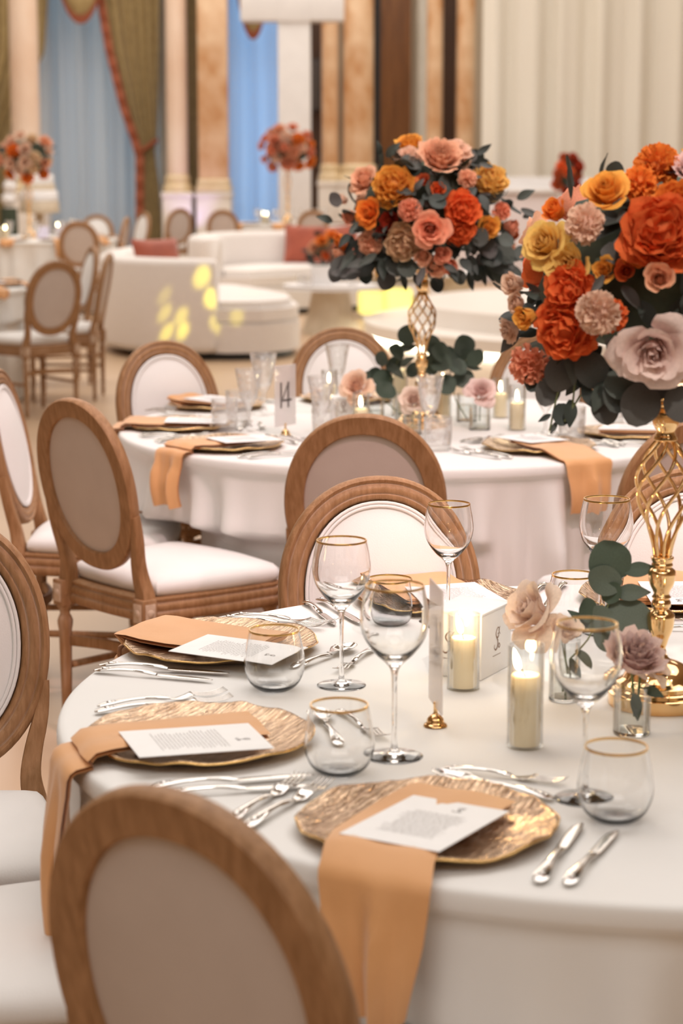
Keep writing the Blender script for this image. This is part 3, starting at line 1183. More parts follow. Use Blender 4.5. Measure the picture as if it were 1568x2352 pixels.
def napkin(cx, cy, px_, py_, ang, hang, w, label, group, seed=0, start=-0.09, skew=0.0, endw=0.85):
    """a folded napkin lying across the plate, running outward and over the table edge"""
    a = radians(ang)
    dx, dy = cos(a), sin(a)
    r0 = sqrt((px_ - cx) ** 2 + (py_ - cy) ** 2)
    bq = (px_ - cx) * dx + (py_ - cy) * dy
    se = -bq + sqrt(bq * bq - r0 * r0 + 0.906 ** 2)      # from the plate centre to the table edge
    prof = [(start, 0.0225), (start + 0.05, 0.0228), (0.0, 0.0225), (0.06, 0.0225), (0.11, 0.0238), (0.14, 0.026), (0.165, 0.0255)]
    if hang > 0:
        if se > 0.19:
            prof += [(lerp(0.165, se, 0.5), 0.016), (se - 0.02, 0.0095)]
        prof += [(se + 0.004, 0.0085), (se + 0.014, 0.0035), (se + 0.019, -0.007), (se + 0.021, -0.03)]
        for k in range(1, 9):
            prof.append((se + 0.021 + 0.012 * sin(k / 8 * pi), -0.03 - (hang - 0.03) * k / 8))
    else:
        prof += [(0.185, 0.021), (0.195, 0.014)]
    n = len(prof)
    lens = [0]
    for i in range(1, n):
        lens.append(lens[-1] + sqrt((prof[i][0] - prof[i - 1][0]) ** 2 + (prof[i][1] - prof[i - 1][1]) ** 2))
    T = lens[-1]
    nw = 15
    parts = []
    for layer, (off, th, ins) in enumerate(((0.0, 0.0062, 0.0), (-0.0072, 0.0062, 0.004))):
        V, F = [], []
        for i in range(n):
            s, z = prof[i]
            i0, i1 = max(i - 1, 0), min(i + 1, n - 1)
            ts, tz = prof[i1][0] - prof[i0][0], prof[i1][1] - prof[i0][1]
            l = sqrt(ts * ts + tz * tz)
            ns, nz = -tz / l, ts / l
            u = lens[i] / T
            hg = max(0, (0.0 - z) / max(hang, 0.01))
            ww = (w - 2 * ins) * lerp(1, endw, hg) * (1 + 0.02 * sin(u * 9 + seed))
            shift = skew * max(0, s - 0.10)
            row = []
            for side in (0, 1):
                for k in range(nw):
                    kk = k if side == 0 else nw - 1 - k
                    c = (kk / (nw - 1) - 0.5)
                    wav = (0.011 * sin(c * 9 + seed * 1.7) + 0.006 * sin(c * 19 + seed)) * min(1, hg * 2.5) + 0.0012 * sin(c * 11 + u * 8 + seed)
                    edge = 1 - (abs(c) * 2) ** 8
                    dd = off + wav + (th / 2 * edge if side == 0 else -th / 2 * edge)
                    lat = c * ww
                    ss, zz = s + ns * dd, z + nz * dd
                    V.append((px_ + dx * ss - dy * (lat + shift), py_ + dy * ss + dx * (lat + shift), TZ + zz))
        m = 2 * nw
        for i in range(n - 1):
            for k in range(m):
                q = (k + 1) % m
                F.append((i * m + k, i * m + q, (i + 1) * m + q, (i + 1) * m + k))
        F.append(tuple(range(m))[::-1])
        F.append(tuple((n - 1) * m + k for k in range(m)))
        parts.append((V, F))
    o = ob('napkin', sharp(join('napkin', parts), 60), 'napkin')
    return tag(o, label, 'napkin', group)


def text_mesh(name, w, h, lines, seed, lh=0.0052, th=0.0011):
    """rows of word-like dashes too small to read"""
    rnd = random.Random(seed)
    V, F = [], []
    y = h / 2
    for i in range(lines):
        half = w / 2 * rnd.uniform(0.7, 1.0)
        x = -half
        while x < half:
            l = rnd.uniform(0.003, 0.010)
            k = len(V)
            yy = y + rnd.uniform(-0.0002, 0.0002)
            V += [(x, yy, 0), (min(x + l, half), yy, 0), (min(x + l, half), yy + th, 0), (x, yy + th, 0)]
            F.append((k, k + 1, k + 2, k + 3))
            x += l + 0.0018
        y -= lh
    return data(name, V, F, False)


def scroll_mesh(name, s):
    """the looping script monogram"""
    parts = []

    def st(pts, r):
        P = smoothprof([(x + 1, y) for x, y in pts], 6)
        P = [Vector(((x - 1) * s, y * s, 0)) for x, y in P]
        V, F, _ = sweep(P, lambda t: [(-(r * (0.35 + sin(pi * t))) * s, 0.0), ((r * (0.35 + sin(pi * t))) * s, 0.0), (0, 0.0004)], up=(0, 0, 1))
        parts.append((V, F))
    st([(0.35, 0.62), (0.22, 0.78), (0.02, 0.70), (-0.10, 0.45), (0.05, 0.22), (0.25, 0.30), (0.22, 0.45), (0.10, 0.42)], 0.035)
    st([(0.42, 0.80), (0.30, 0.66), (0.32, 0.50), (0.44, 0.36)], 0.03)
    st([(0.20, 0.05), (0.05, 0.18), (0.15, -0.02), (0.10, -0.28), (-0.12, -0.42), (-0.32, -0.28), (-0.28, -0.10)], 0.035)
    st([(0.18, -0.20), (0.34, -0.12), (0.44, -0.28), (0.30, -0.36), (0.20, -0.24), (0.34, -0.10)], 0.025)
    return join(name, parts)


CARD = data('menu_card', [(-0.0675, -0.095, 0), (0.0675, -0.095, 0), (0.0675, 0.095, 0), (-0.0675, 0.095, 0), (-0.0675, -0.095, 0.0008), (0.0675, -0.095, 0.0008), (0.0675, 0.095, 0.0008), (-0.0675, 0.095, 0.0008)],
            [(3, 2, 1, 0), (4, 5, 6, 7), (0, 1, 5, 4), (1, 2, 6, 5), (2, 3, 7, 6), (3, 0, 4, 7)], False)
TXT = [text_mesh('menu_text', 0.092, 0.105, 19, s) for s in (1, 2, 3)]
SCR = scroll_mesh('script_heading', 0.016)


def menu_card(x, y, ang, tilt, label, group, k=0, z=0.0275):
    """ang: direction (deg) the top of the card points to"""
    o = ob('menu_card', CARD, 'paper', None, (x, y, TZ + z), (0, 0, radians(ang) - pi / 2))
    o.rotation_euler.rotate_axis('X', tilt)
    ob('menu_text', TXT[k % 3], 'ink', o, (0, -0.015, 0.0010))
    ob('script_heading', SCR, 'ink', o, (0.012, 0.062, 0.0010))
    return tag(o, label, 'menu card', group)


# cutlery: built along +Y from the handle end
def blade_shape(outline, zprof, th, bowl=None, nw=7, n=40, y0=0.0, y1=0.2):
    V, F = [], []
    for i in range(n):
        t = i / (n - 1)
        y = lerp(y0, y1, t)
        w0, w1 = outline(t)
        z = zprof(t)
        for side in (1, -1):
            for k in range(nw):
                kk = k if side == 1 else nw - 1 - k
                c = kk / (nw - 1) * 2 - 1
                x = lerp(w0, w1, kk / (nw - 1))
                dz = -(bowl(t) * (1 - c * c) if bowl else 0)
                e = th(t) / 2 * sqrt(max(0.05, 1 - c * c * 0.9))
                V.append((x, y, z + dz + side * e))
    m = 2 * nw
    for i in range(n - 1):
        for k in range(m):
            q = (k + 1) % m
            F.append((i * m + k, i * m + q, (i + 1) * m + q, (i + 1) * m + k))
    F.append(tuple(range(m))[::-1])
    F.append(tuple((n - 1) * m + k for k in range(m)))
    return V, F


def sym(pts):
    return lambda t: (-interp(pts, t), interp(pts, t))


HANDLE = [(0, 0.003), (0.04, 0.0078), (0.12, 0.0098), (0.25, 0.0088), (0.45, 0.0058), (0.7, 0.0042), (0.86, 0.0058), (0.93, 0.0066), (1, 0.0045)]
hz = lambda t: 0.0045 + 0.006 * sin(pi * min(1, t * 0.9))
HND = sharp(data('handle', *blade_shape(sym(HANDLE), hz, lambda t: interp([(0, 0.003), (0.1, 0.006), (0.6, 0.005), (0.9, 0.007), (1, 0.004)], t), y0=0, y1=0.12)), 50)
# scroll relief on the handle end
REL = join('handle_relief', [vf(lathe('r', [(0, 0.0035), (0.0045, 0.002), (0.0055, 0), (0, -0.001)], 12), Matrix.Translation((0, 0.02, 0.0085))),
                             vf(lathe('r', [(0, 0.003), (0.003, 0.002), (0.0038, 0), (0, -0.001)], 12), Matrix.Translation((0, 0.031, 0.0092))),
                             vf(lathe('r', [(0, 0.003), (0.0035, 0.002), (0.0045, 0), (0, -0.001)], 12), Matrix.Translation((0, 0.108, 0.0070)))])
KNB = data('blade', *blade_shape(lambda t: (-interp([(0, 0.004), (0.1, 0.0085), (0.6, 0.0095), (0.85, 0.0075), (1, 0.001)], t), interp([(0, 0.004), (0.1, 0.0075), (0.8, 0.0072), (1, 0.004)], t)),
                                   lambda t: 0.0055, lambda t: 0.0018, y0=0.116, y1=0.225, n=24))
SPB = data('bowl', *blade_shape(sym([(0, 0.004), (0.12, 0.004), (0.28, 0.012), (0.45, 0.0185), (0.65, 0.0205), (0.82, 0.0165), (0.93, 0.010), (1, 0.002)]),
                                lambda t: 0.008 + 0.004 * t + 0.003 * (1 - t), lambda t: 0.0016, lambda t: interp([(0, 0), (0.2, 0.001), (0.5, 0.0075), (0.8, 0.006), (1, 0)], t), nw=11, y0=0.114, y1=0.20, n=36))


def fork_head():
    parts = [blade_shape(sym([(0, 0.004), (0.25, 0.0045), (0.6, 0.0115), (1, 0.0122)]), lambda t: 0.006 + 0.004 * t - 0.004 * sin(pi * t), lambda t: 0.002, y0=0.114, y1=0.158, n=14)]
    for k in range(4):
        x = -0.0102 + 0.0068 * k
        parts.append(blade_shape(lambda t, x=x: (x - interp([(0, 0.0022), (0.8, 0.0018), (1, 0.0006)], t), x + interp([(0, 0.0022), (0.8, 0.0018), (1, 0.0006)], t)),
                                 lambda t: 0.010 - 0.007 * sin(pi * t * 0.8) + 0.007 * t, lambda t: 0.0018, y0=0.157, y1=0.215, n=10, nw=5))
    return join('tines', parts)


FKH = fork_head()
RELS = {'knife': 0.222, 'fork': 0.215, 'spoon': 0.2}


def cutlery(kind, x, y, ang, label, group, s=1.0):
    """x,y: handle end; ang: direction in degrees towards the tip"""
    t = thing(kind if kind != 'spoon' else 'spoon', label, kind, (x, y, TZ + 0.0005), radians(ang) - pi / 2, group)
    t.scale = (s, s, s)
    h = ob('handle', HND, 'steel', t)
    ob('handle_relief', REL, 'steel', h)
    if kind == 'knife':
        ob('blade', KNB, 'steel', t)
    elif kind == 'spoon':
        ob('bowl', SPB, 'steel', t)
    else:
        ob('tines', FKH, 'steel', t)
    return t


def setting(cx, cy, ang, tx, ty, k, where, group, hang, w=0.15, skew=0.0, card=True, cutl=True, card_ang=None, card_off=(0, 0), endw=0.85, start=-0.09, knives=True, forks=True, top=True, kout=0.0, nap=None):
    """one place setting; where: words that tell it apart"""
    place_charger(cx, cy, ang + 35 * k, k, 'gold leaf-textured charger plate ' + where, 'gold charger plates')
    napkin(tx, ty, cx, cy, ang if nap is None else nap, hang, w, 'folded ochre napkin ' + where, 'ochre napkins', k * 1.3 + 0.4, start, skew, endw)
    if card:
        menu_card(cx + card_off[0], cy + card_off[1], card_ang if card_ang is not None else ang + 180, -0.02, 'white menu card ' + where, 'menu cards', k)
    if not cutl:
        return
    f = radians(ang + 180)                       # where the diner looks
    fx, fy = cos(f), sin(f)
    rx, ry = fy, -fx                             # diner's right

    def P(r, d):
        return cx + rx * r + fx * d, cy + ry * r + fy * d
    fa = ang + 180
    if knives:
        for j, (r, d, s) in enumerate(((0.205, -0.115, 1.0), (0.237, -0.105, 0.93))):
            x, y = P(r, d)
            cutlery('knife', x, y, fa + (-3, -7)[j] + kout, ('long' if j == 0 else 'short') + ' silver knife ' + where, 'silver knives', s)
    if forks:
        for j, (r, d, s) in enumerate(((-0.195, -0.115, 1.0), (-0.226, -0.105, 0.96))):
            x, y = P(r, d)
            cutlery('fork', x, y, fa + (2, 5)[j], ('inner' if j == 0 else 'outer') + ' silver fork ' + where, 'silver forks', s)
    if top:
        x, y = P(0.09, 0.185)
        cutlery('spoon', x, y, fa + 84, 'silver dessert spoon above the plate ' + where, 'silver spoons', 0.95)
        x, y = P(-0.10, 0.240)
        cutlery('fork', x, y, fa - 84, 'small dessert fork above the plate ' + where, 'silver forks', 0.82)


GNr, GFr = 'near table', 'middle table'
setting(0.107, 2.50, 240, *NT, 0, 'at the front setting beside the foreground chair', GNr, 0.17, 0.150, skew=0.34, card_ang=60, card_off=(-0.004, -0.053), endw=0.5, start=-0.10, kout=14)
setting(-0.206, 2.895, 197, *NT, 1, 'at the left setting whose napkin hangs over the edge', GNr, 0.30, 0.13, skew=0.45, card_ang=18, card_off=(0.002, -0.082), endw=0.7)
setting(-0.206, 3.476, 154, *NT, 2, 'at the far left setting near the table edge', GNr, 0.05, 0.17, card_ang=-25, card_off=(0.036, -0.119), skew=-0.1, kout=14)
setting(0.19, 3.84, 113, *NT, 0, 'in front of the rosy chair, behind the favour box', GNr, 0.04, 0.17, card_ang=-72, card_off=(0.03, -0.05), forks=False, start=-0.04)
setting(0.615, 3.862, 79, *NT, 1, 'behind the candelabra at the right', GNr, 0.04, 0.17, card_ang=-90, card_off=(0.02, -0.05))
GM = GFr
setting(-0.50, 6.44, 180, *FT, 1, 'at the left end of the middle table', GM, 0.04, 0.17, card_ang=0, card_off=(0.05, -0.03))
setting(-0.33, 6.00, 219, *FT, 2, 'on the middle table, left of the brown chair back', GM, 0.15, 0.135, card_ang=30, card_off=(0.05, -0.02))
setting(0.57, 5.96, 305, *FT, 0, 'on the middle table beneath the big bouquet', GM, 0.14, 0.145, card_ang=120, card_off=(-0.02, 0.03), nap=-68, start=-0.06)
setting(-0.42, 6.98, 141, *FT, 1, 'at the back left of the middle table', GM, 0.04, 0.15, card_ang=-40, top=False)
setting(0.88, 6.25, 343, *FT, 2, 'at the right end of the middle table', GM, 0.04, 0.15, card_ang=165)
setting(0.02, 7.18, 104, *FT, 0, 'at the back of the middle table', GM, 0.04, 0.15, card_ang=-76, forks=False, knives=False, top=False)

# ------------------------------------------------------------------ glassware
WINE_O = smoothprof([(0.006, 0.122), (0.012, 0.130), (0.026, 0.143), (0.040, 0.163), (0.0462, 0.186), (0.0445, 0.210), (0.0395, 0.2355)], 5)
WINE_I = smoothprof([(0.0386, 0.2355), (0.0436, 0.210), (0.0452, 0.186), (0.0388, 0.164), (0.0245, 0.1465), (0.010, 0.139), (0.0, 0.1375)], 5)
FOOT = smoothprof([(0.0, 0.0), (0.036, 0.0), (0.0375, 0.0012), (0.036, 0.0022), (0.020, 0.0045), (0.008, 0.008), (0.0042, 0.016), (0.0034, 0.05), (0.0034, 0.09), (0.0042, 0.113), (0.006, 0.122)], 4)
WINE = lathe('glass_bowl', FOOT + WINE_O[1:] + WINE_I, 48)
WRIM = lathe('gold_rim', [(0.0400, 0.2335), (0.0402, 0.2355), (0.0396, 0.2367), (0.0384, 0.2367), (0.0380, 0.2355), (0.0386, 0.2335)], 48, close=True)
TUM_O = smoothprof([(0.0, 0.0), (0.018, 0.0), (0.027, 0.0022), (0.040, 0.014), (0.0480, 0.036), (0.0470, 0.060), (0.0395, 0.097)], 5)
TUM_I = smoothprof([(0.0387, 0.097), (0.0461, 0.060), (0.0470, 0.037), (0.0388, 0.016), (0.026, 0.0062), (0.012, 0.0052), (0.0, 0.005)], 5)
TUM = lathe('glass_body', TUM_O + TUM_I, 48)
TRIM = lathe('gold_rim', [(0.0400, 0.095), (0.0402, 0.097), (0.0396, 0.0984), (0.0384, 0.0984), (0.0380, 0.097), (0.0386, 0.095)], 48, close=True)


def wine(x, y, label, s=1.0):
    t = thing('wine_glass', label, 'wine glass', (x, y, TZ), 0, 'gold-rimmed balloon wine glasses')
    t.scale = (s, s, s)
    ob('glass_bowl', WINE, 'clear_glass', t)
    ob('gold_rim', WRIM, 'gold_rim', t)


def tumbler(x, y, label, s=1.0):
    t = thing('tumbler', label, 'tumbler', (x, y, TZ), 0, 'gold-rimmed stemless tumblers')
    t.scale = (s, s, s)
    ob('glass_body', TUM, 'clear_glass', t)
    ob('gold_rim', TRIM, 'gold_rim', t)


wine(0.0, 3.226, 'wine glass standing nearest to the far left charger, against the rosy chair')
wine(0.074, 2.827, 'wine glass left of the gold bell stand, beside the acrylic card', 1.04)
wine(0.191, 3.648, 'wine glass behind the favour box, overlapping the rosy chair frame', 0.95)
wine(0.465, 3.60, 'wine glass left of the candelabra lattice, above the eucalyptus', 1.02)
wine(0.318, 2.631, 'wine glass between the tall candle and the pale rose vase', 1.0)
tumbler(-0.106, 3.199, 'tumbler in front of the far left charger plate')
tumbler(-0.003, 2.743, 'tumbler at the front between the two foreground chargers')
tumbler(0.347, 2.54, 'tumbler at the front right, above the pair of knives')
tumbler(0.085, 3.60, 'tumbler in front of the rosy chair behind two wine glasses')
tumbler(0.415, 3.64, 'tumbler behind the peach rose and eucalyptus', 1.0)


def faceted(prof, name, n=48, k=12, amp=0.05, z0=0.0, z1=1.0):
    return lathe(name, prof, n, lambda a, z: 1 + (amp * (abs(((a * k / (2 * pi)) + 6 * z / max(z1, 0.01)) % 1 - 0.5) * 2 - 0.5) if z0 < z < z1 else 0))


CRT = faceted([(0, 0.0), (0.036, 0.0), (0.0385, 0.004), (0.039, 0.02), (0.0395, 0.035), (0.040, 0.05), (0.0405, 0.065), (0.041, 0.078), (0.0415, 0.097), (0.0405, 0.0975), (0.039, 0.05), (0.037, 0.014), (0, 0.012)], 'cut_body', 48, 10, 0.05, 0.008, 0.075)
CRG = faceted(smoothprof([(0, 0), (0.034, 0), (0.035, 0.002), (0.014, 0.008), (0.006, 0.02), (0.0055, 0.045), (0.009, 0.058), (0.006, 0.066), (0.018, 0.085), (0.027, 0.105), (0.031, 0.13), (0.036, 0.155), (0.042, 0.188), (0.0412, 0.1885), (0.034, 0.155), (0.029, 0.13), (0.024, 0.106), (0.014, 0.09), (0, 0.086)], 2), 'cut_bowl', 48, 12, 0.06, 0.085, 0.155)


def crystal(kind, x, y, label, s=1.0):
    t = thing('crystal_' + kind, label, kind, (x, y, TZ), 0, 'cut crystal ' + kind + 's')
    t.scale = (s, s, s)
    ob('cut_body' if kind == 'tumbler' else 'cut_bowl', CRT if kind == 'tumbler' else CRG, 'cut_glass', t)


crystal('tumbler', -0.36, 6.37, 'cut crystal tumbler left of the goblets, on the middle table')
crystal('tumbler', -0.33, 6.62, 'cut crystal tumbler just behind the leftmost crystal tumbler')
crystal('goblet', -0.285, 6.37, 'cut crystal goblet beside the leftmost crystal tumbler')
crystal('goblet', -0.255, 6.78, 'tallest-looking cut crystal goblet behind the left tumblers', 1.05)
crystal('goblet', -0.015, 7.2, 'cut crystal goblet seen against the rosy chair back')
crystal('goblet', -0.06, 6.15, 'cut crystal goblet right of the number card')
crystal('tumbler', -0.05, 6.30, 'cut crystal tumbler behind the goblet beside the number card')
crystal('goblet', 0.262, 6.15, 'cut crystal goblet in front of the middle candelabra')
crystal('tumbler', 0.277, 5.935, 'cut crystal tumbler right of the brown chair back')
crystal('tumbler', 0.69, 6.19, 'cut crystal tumbler under the hanging eucalyptus leaves')
crystal('goblet', 0.62, 6.28, 'cut crystal goblet under the big bouquet beside the crystal tumbler')
crystal('tumbler', 0.86, 6.58, 'cut crystal tumbler left of the near candelabra top')

# ------------------------------------------------------------------ candles
FL = lathe('flame', smoothprof([(0, 0), (0.0035, 0.003), (0.0052, 0.010), (0.0042, 0.020), (0.0018, 0.029), (0, 0.034)], 3), 16)


def candle(x, y, hg, hw, r, label, lean=0.0, light=True, simple=False):
    t = thing('pillar_candle', label, 'candle', (x, y, TZ), 0, 'lit pillar candles in glass cylinders')
    ob('glass_cylinder', lathe('glass_cylinder', [(0, 0.001), (r, 0.001), (r, hg), (r - 0.0016, hg), (r - 0.0016, 0.0035), (0, 0.0035)], 16 if simple else 40), 'thin_glass', t)
    w = ob('wax_pillar', lathe('wax_pillar', [(0, 0.004), (r - 0.005, 0.004), (r - 0.0042, 0.010), (r - 0.0045, hw - 0.003), (r - 0.007, hw), (r - 0.012, hw - 0.002), (0.004, hw - 0.003), (0, hw - 0.003)], 16 if simple else 40), 'wax', t)
    ob('wick', tube('wick', [Vector((0, 0, hw - 0.004)), Vector((lean * 0.3 - 0.0005, 0, hw + 0.006)), Vector((lean * 0.6, 0, hw + 0.012))], 0.0009, 6), 'wick', w)
    ob('flame', FL, 'flame', w, (lean * 0.6, 0, hw + 0.006), (0, -0.25 if lean else -0.08, 0), 1.0 if not simple else 1.2)
    if light:
        lamp('candle_glow', 'POINT', (x + lean * 0.6, y, TZ + hw + 0.03), 0.5, (1.0, 0.66, 0.30), 0.012)
    return t


candle(0.193, 3.207, 0.121, 0.083, 0.0262, 'lit pillar candle in front of the white favour box', -0.006)
candle(0.262, 2.877, 0.150, 0.106, 0.0262, 'tall lit pillar candle in the middle of the near table', -0.016)
candle(0.533, 2.975, 0.150, 0.106, 0.0262, 'pillar candle cut by the right edge, in front of the candelabra foot', 0.0, False)
for i, (x, y, hg, hw, l) in enumerate([(0.543, 6.39, 0.14, 0.085, 'lit candle right of the rose glass on the middle table, nearer one'),
                                       (0.515, 6.70, 0.13, 0.08, 'lit candle behind and left of the nearer right candle on the middle table'),
                                       (0.325, 6.62, 0.16, 0.115, 'lit candle right of the middle candelabra stem'),
                                       (0.06, 6.36, 0.12, 0.07, 'lit candle beside the favour box on the middle table'),
                                       (-0.04, 6.85, 0.14, 0.09, 'lit candle between the crystal goblets and the rosy chair'),
                                       (0.19, 6.78, 0.19, 0.15, 'tall lit candle among the eucalyptus behind the middle candelabra')]):
    candle(x, y, hg, hw, 0.027, l, 0.0, False)

# ------------------------------------------------------------------ favour boxes
def favour_box(x, y, rz, label, sx=0.118, sy=0.118, sz=0.108, logo=True):
    t = thing('favour_box', label, 'box', (x, y, TZ), rz, 'white favour boxes')
    ob('box_body', rbox('box_body', sx, sy, sz - 0.002, 0.0015, 2, (0, 0, (sz - 0.002) / 2)), 'paper', t)
    ob('box_lid', rbox('box_lid', sx + 0.002, sy + 0.002, 0.004, 0.0012, 2, (0, 0, sz)), 'paper', t)
    if logo:
        sm = scroll_mesh('script_logo', 0.030)
        ln = data('logo_line', [(-0.016, 0, 0), (0.016, 0, 0), (0.016, 0.0008, 0), (-0.016, 0.0008, 0)], [(0, 1, 2, 3)], False)
        for rot, loc in (((pi / 2, 0, 0), (-0.014, -sy / 2 - 0.0006, 0)), ((pi / 2, 0, pi / 2), (sx / 2 + 0.0006, 0, 0))):
            ob('script_logo', sm, 'ink_brown', t, (loc[0], loc[1], 0.052), rot)
            ob('logo_line', ln, 'ink_brown', t, (loc[0], loc[1], 0.030), rot)
    return t


favour_box(0.212, 3.33, radians(-28), 'white favour box with a looping script monogram, behind the candle', 0.092, 0.120, 0.107)
favour_box(0.01, 6.55, radians(8), 'white favour box on the middle table, left of the small roses', 0.085, 0.085, 0.085)


# acrylic table numbers on little gold bells
def number_stand(x, y, rz, label, text):
    t = thing('table_number', label, 'table number', (x, y, TZ), rz, 'acrylic table numbers')
    ob('gold_bell_base', lathe('gold_bell_base', smoothprof([(0, 0), (0.0165, 0), (0.017, 0.003), (0.0135, 0.006), (0.012, 0.012), (0.007, 0.017), (0.0035, 0.020), (0.003, 0.030), (0.0035, 0.036), (0, 0.038)], 3), 24), 'gold', t)
    V, F = [], []
    c = ob('acrylic_card', rbox('acrylic_card', 0.10, 0.003, 0.185, 0.001, 1, (0, 0, 0.092)), 'acrylic', t, (0, 0, 0.030))
    if text:
        parts = []
        for x0, z0, w, h in ((-0.022, 0.055, 0.0065, 0.078), (0.012, 0.055, 0.0065, 0.078), (0.006, 0.0745, 0.044, 0.0065)):
            parts.append(vf(rbox('s', w, 0.0012, h, 0, loc=(x0 + (0 if w < 0.02 else 0.0), -0.0022, z0 + h / 2))))
        diag = Matrix.Translation((-0.001, -0.0022, 0.106)) @ Matrix.Rotation(radians(30), 4, 'Y')
        parts.append(vf(rbox('s', 0.004, 0.0012, 0.058, 0), diag))
        ob('numeral_14', join('numeral_14', parts, False), 'ink_dark', c)
    return t


number_stand(-0.17, 6.262, radians(52), 'frosted acrylic table number 14 on a gold bell foot', True)
number_stand(0.139, 2.985, radians(98), 'acrylic card seen edge-on, on a small gold bell foot on the near table', True)
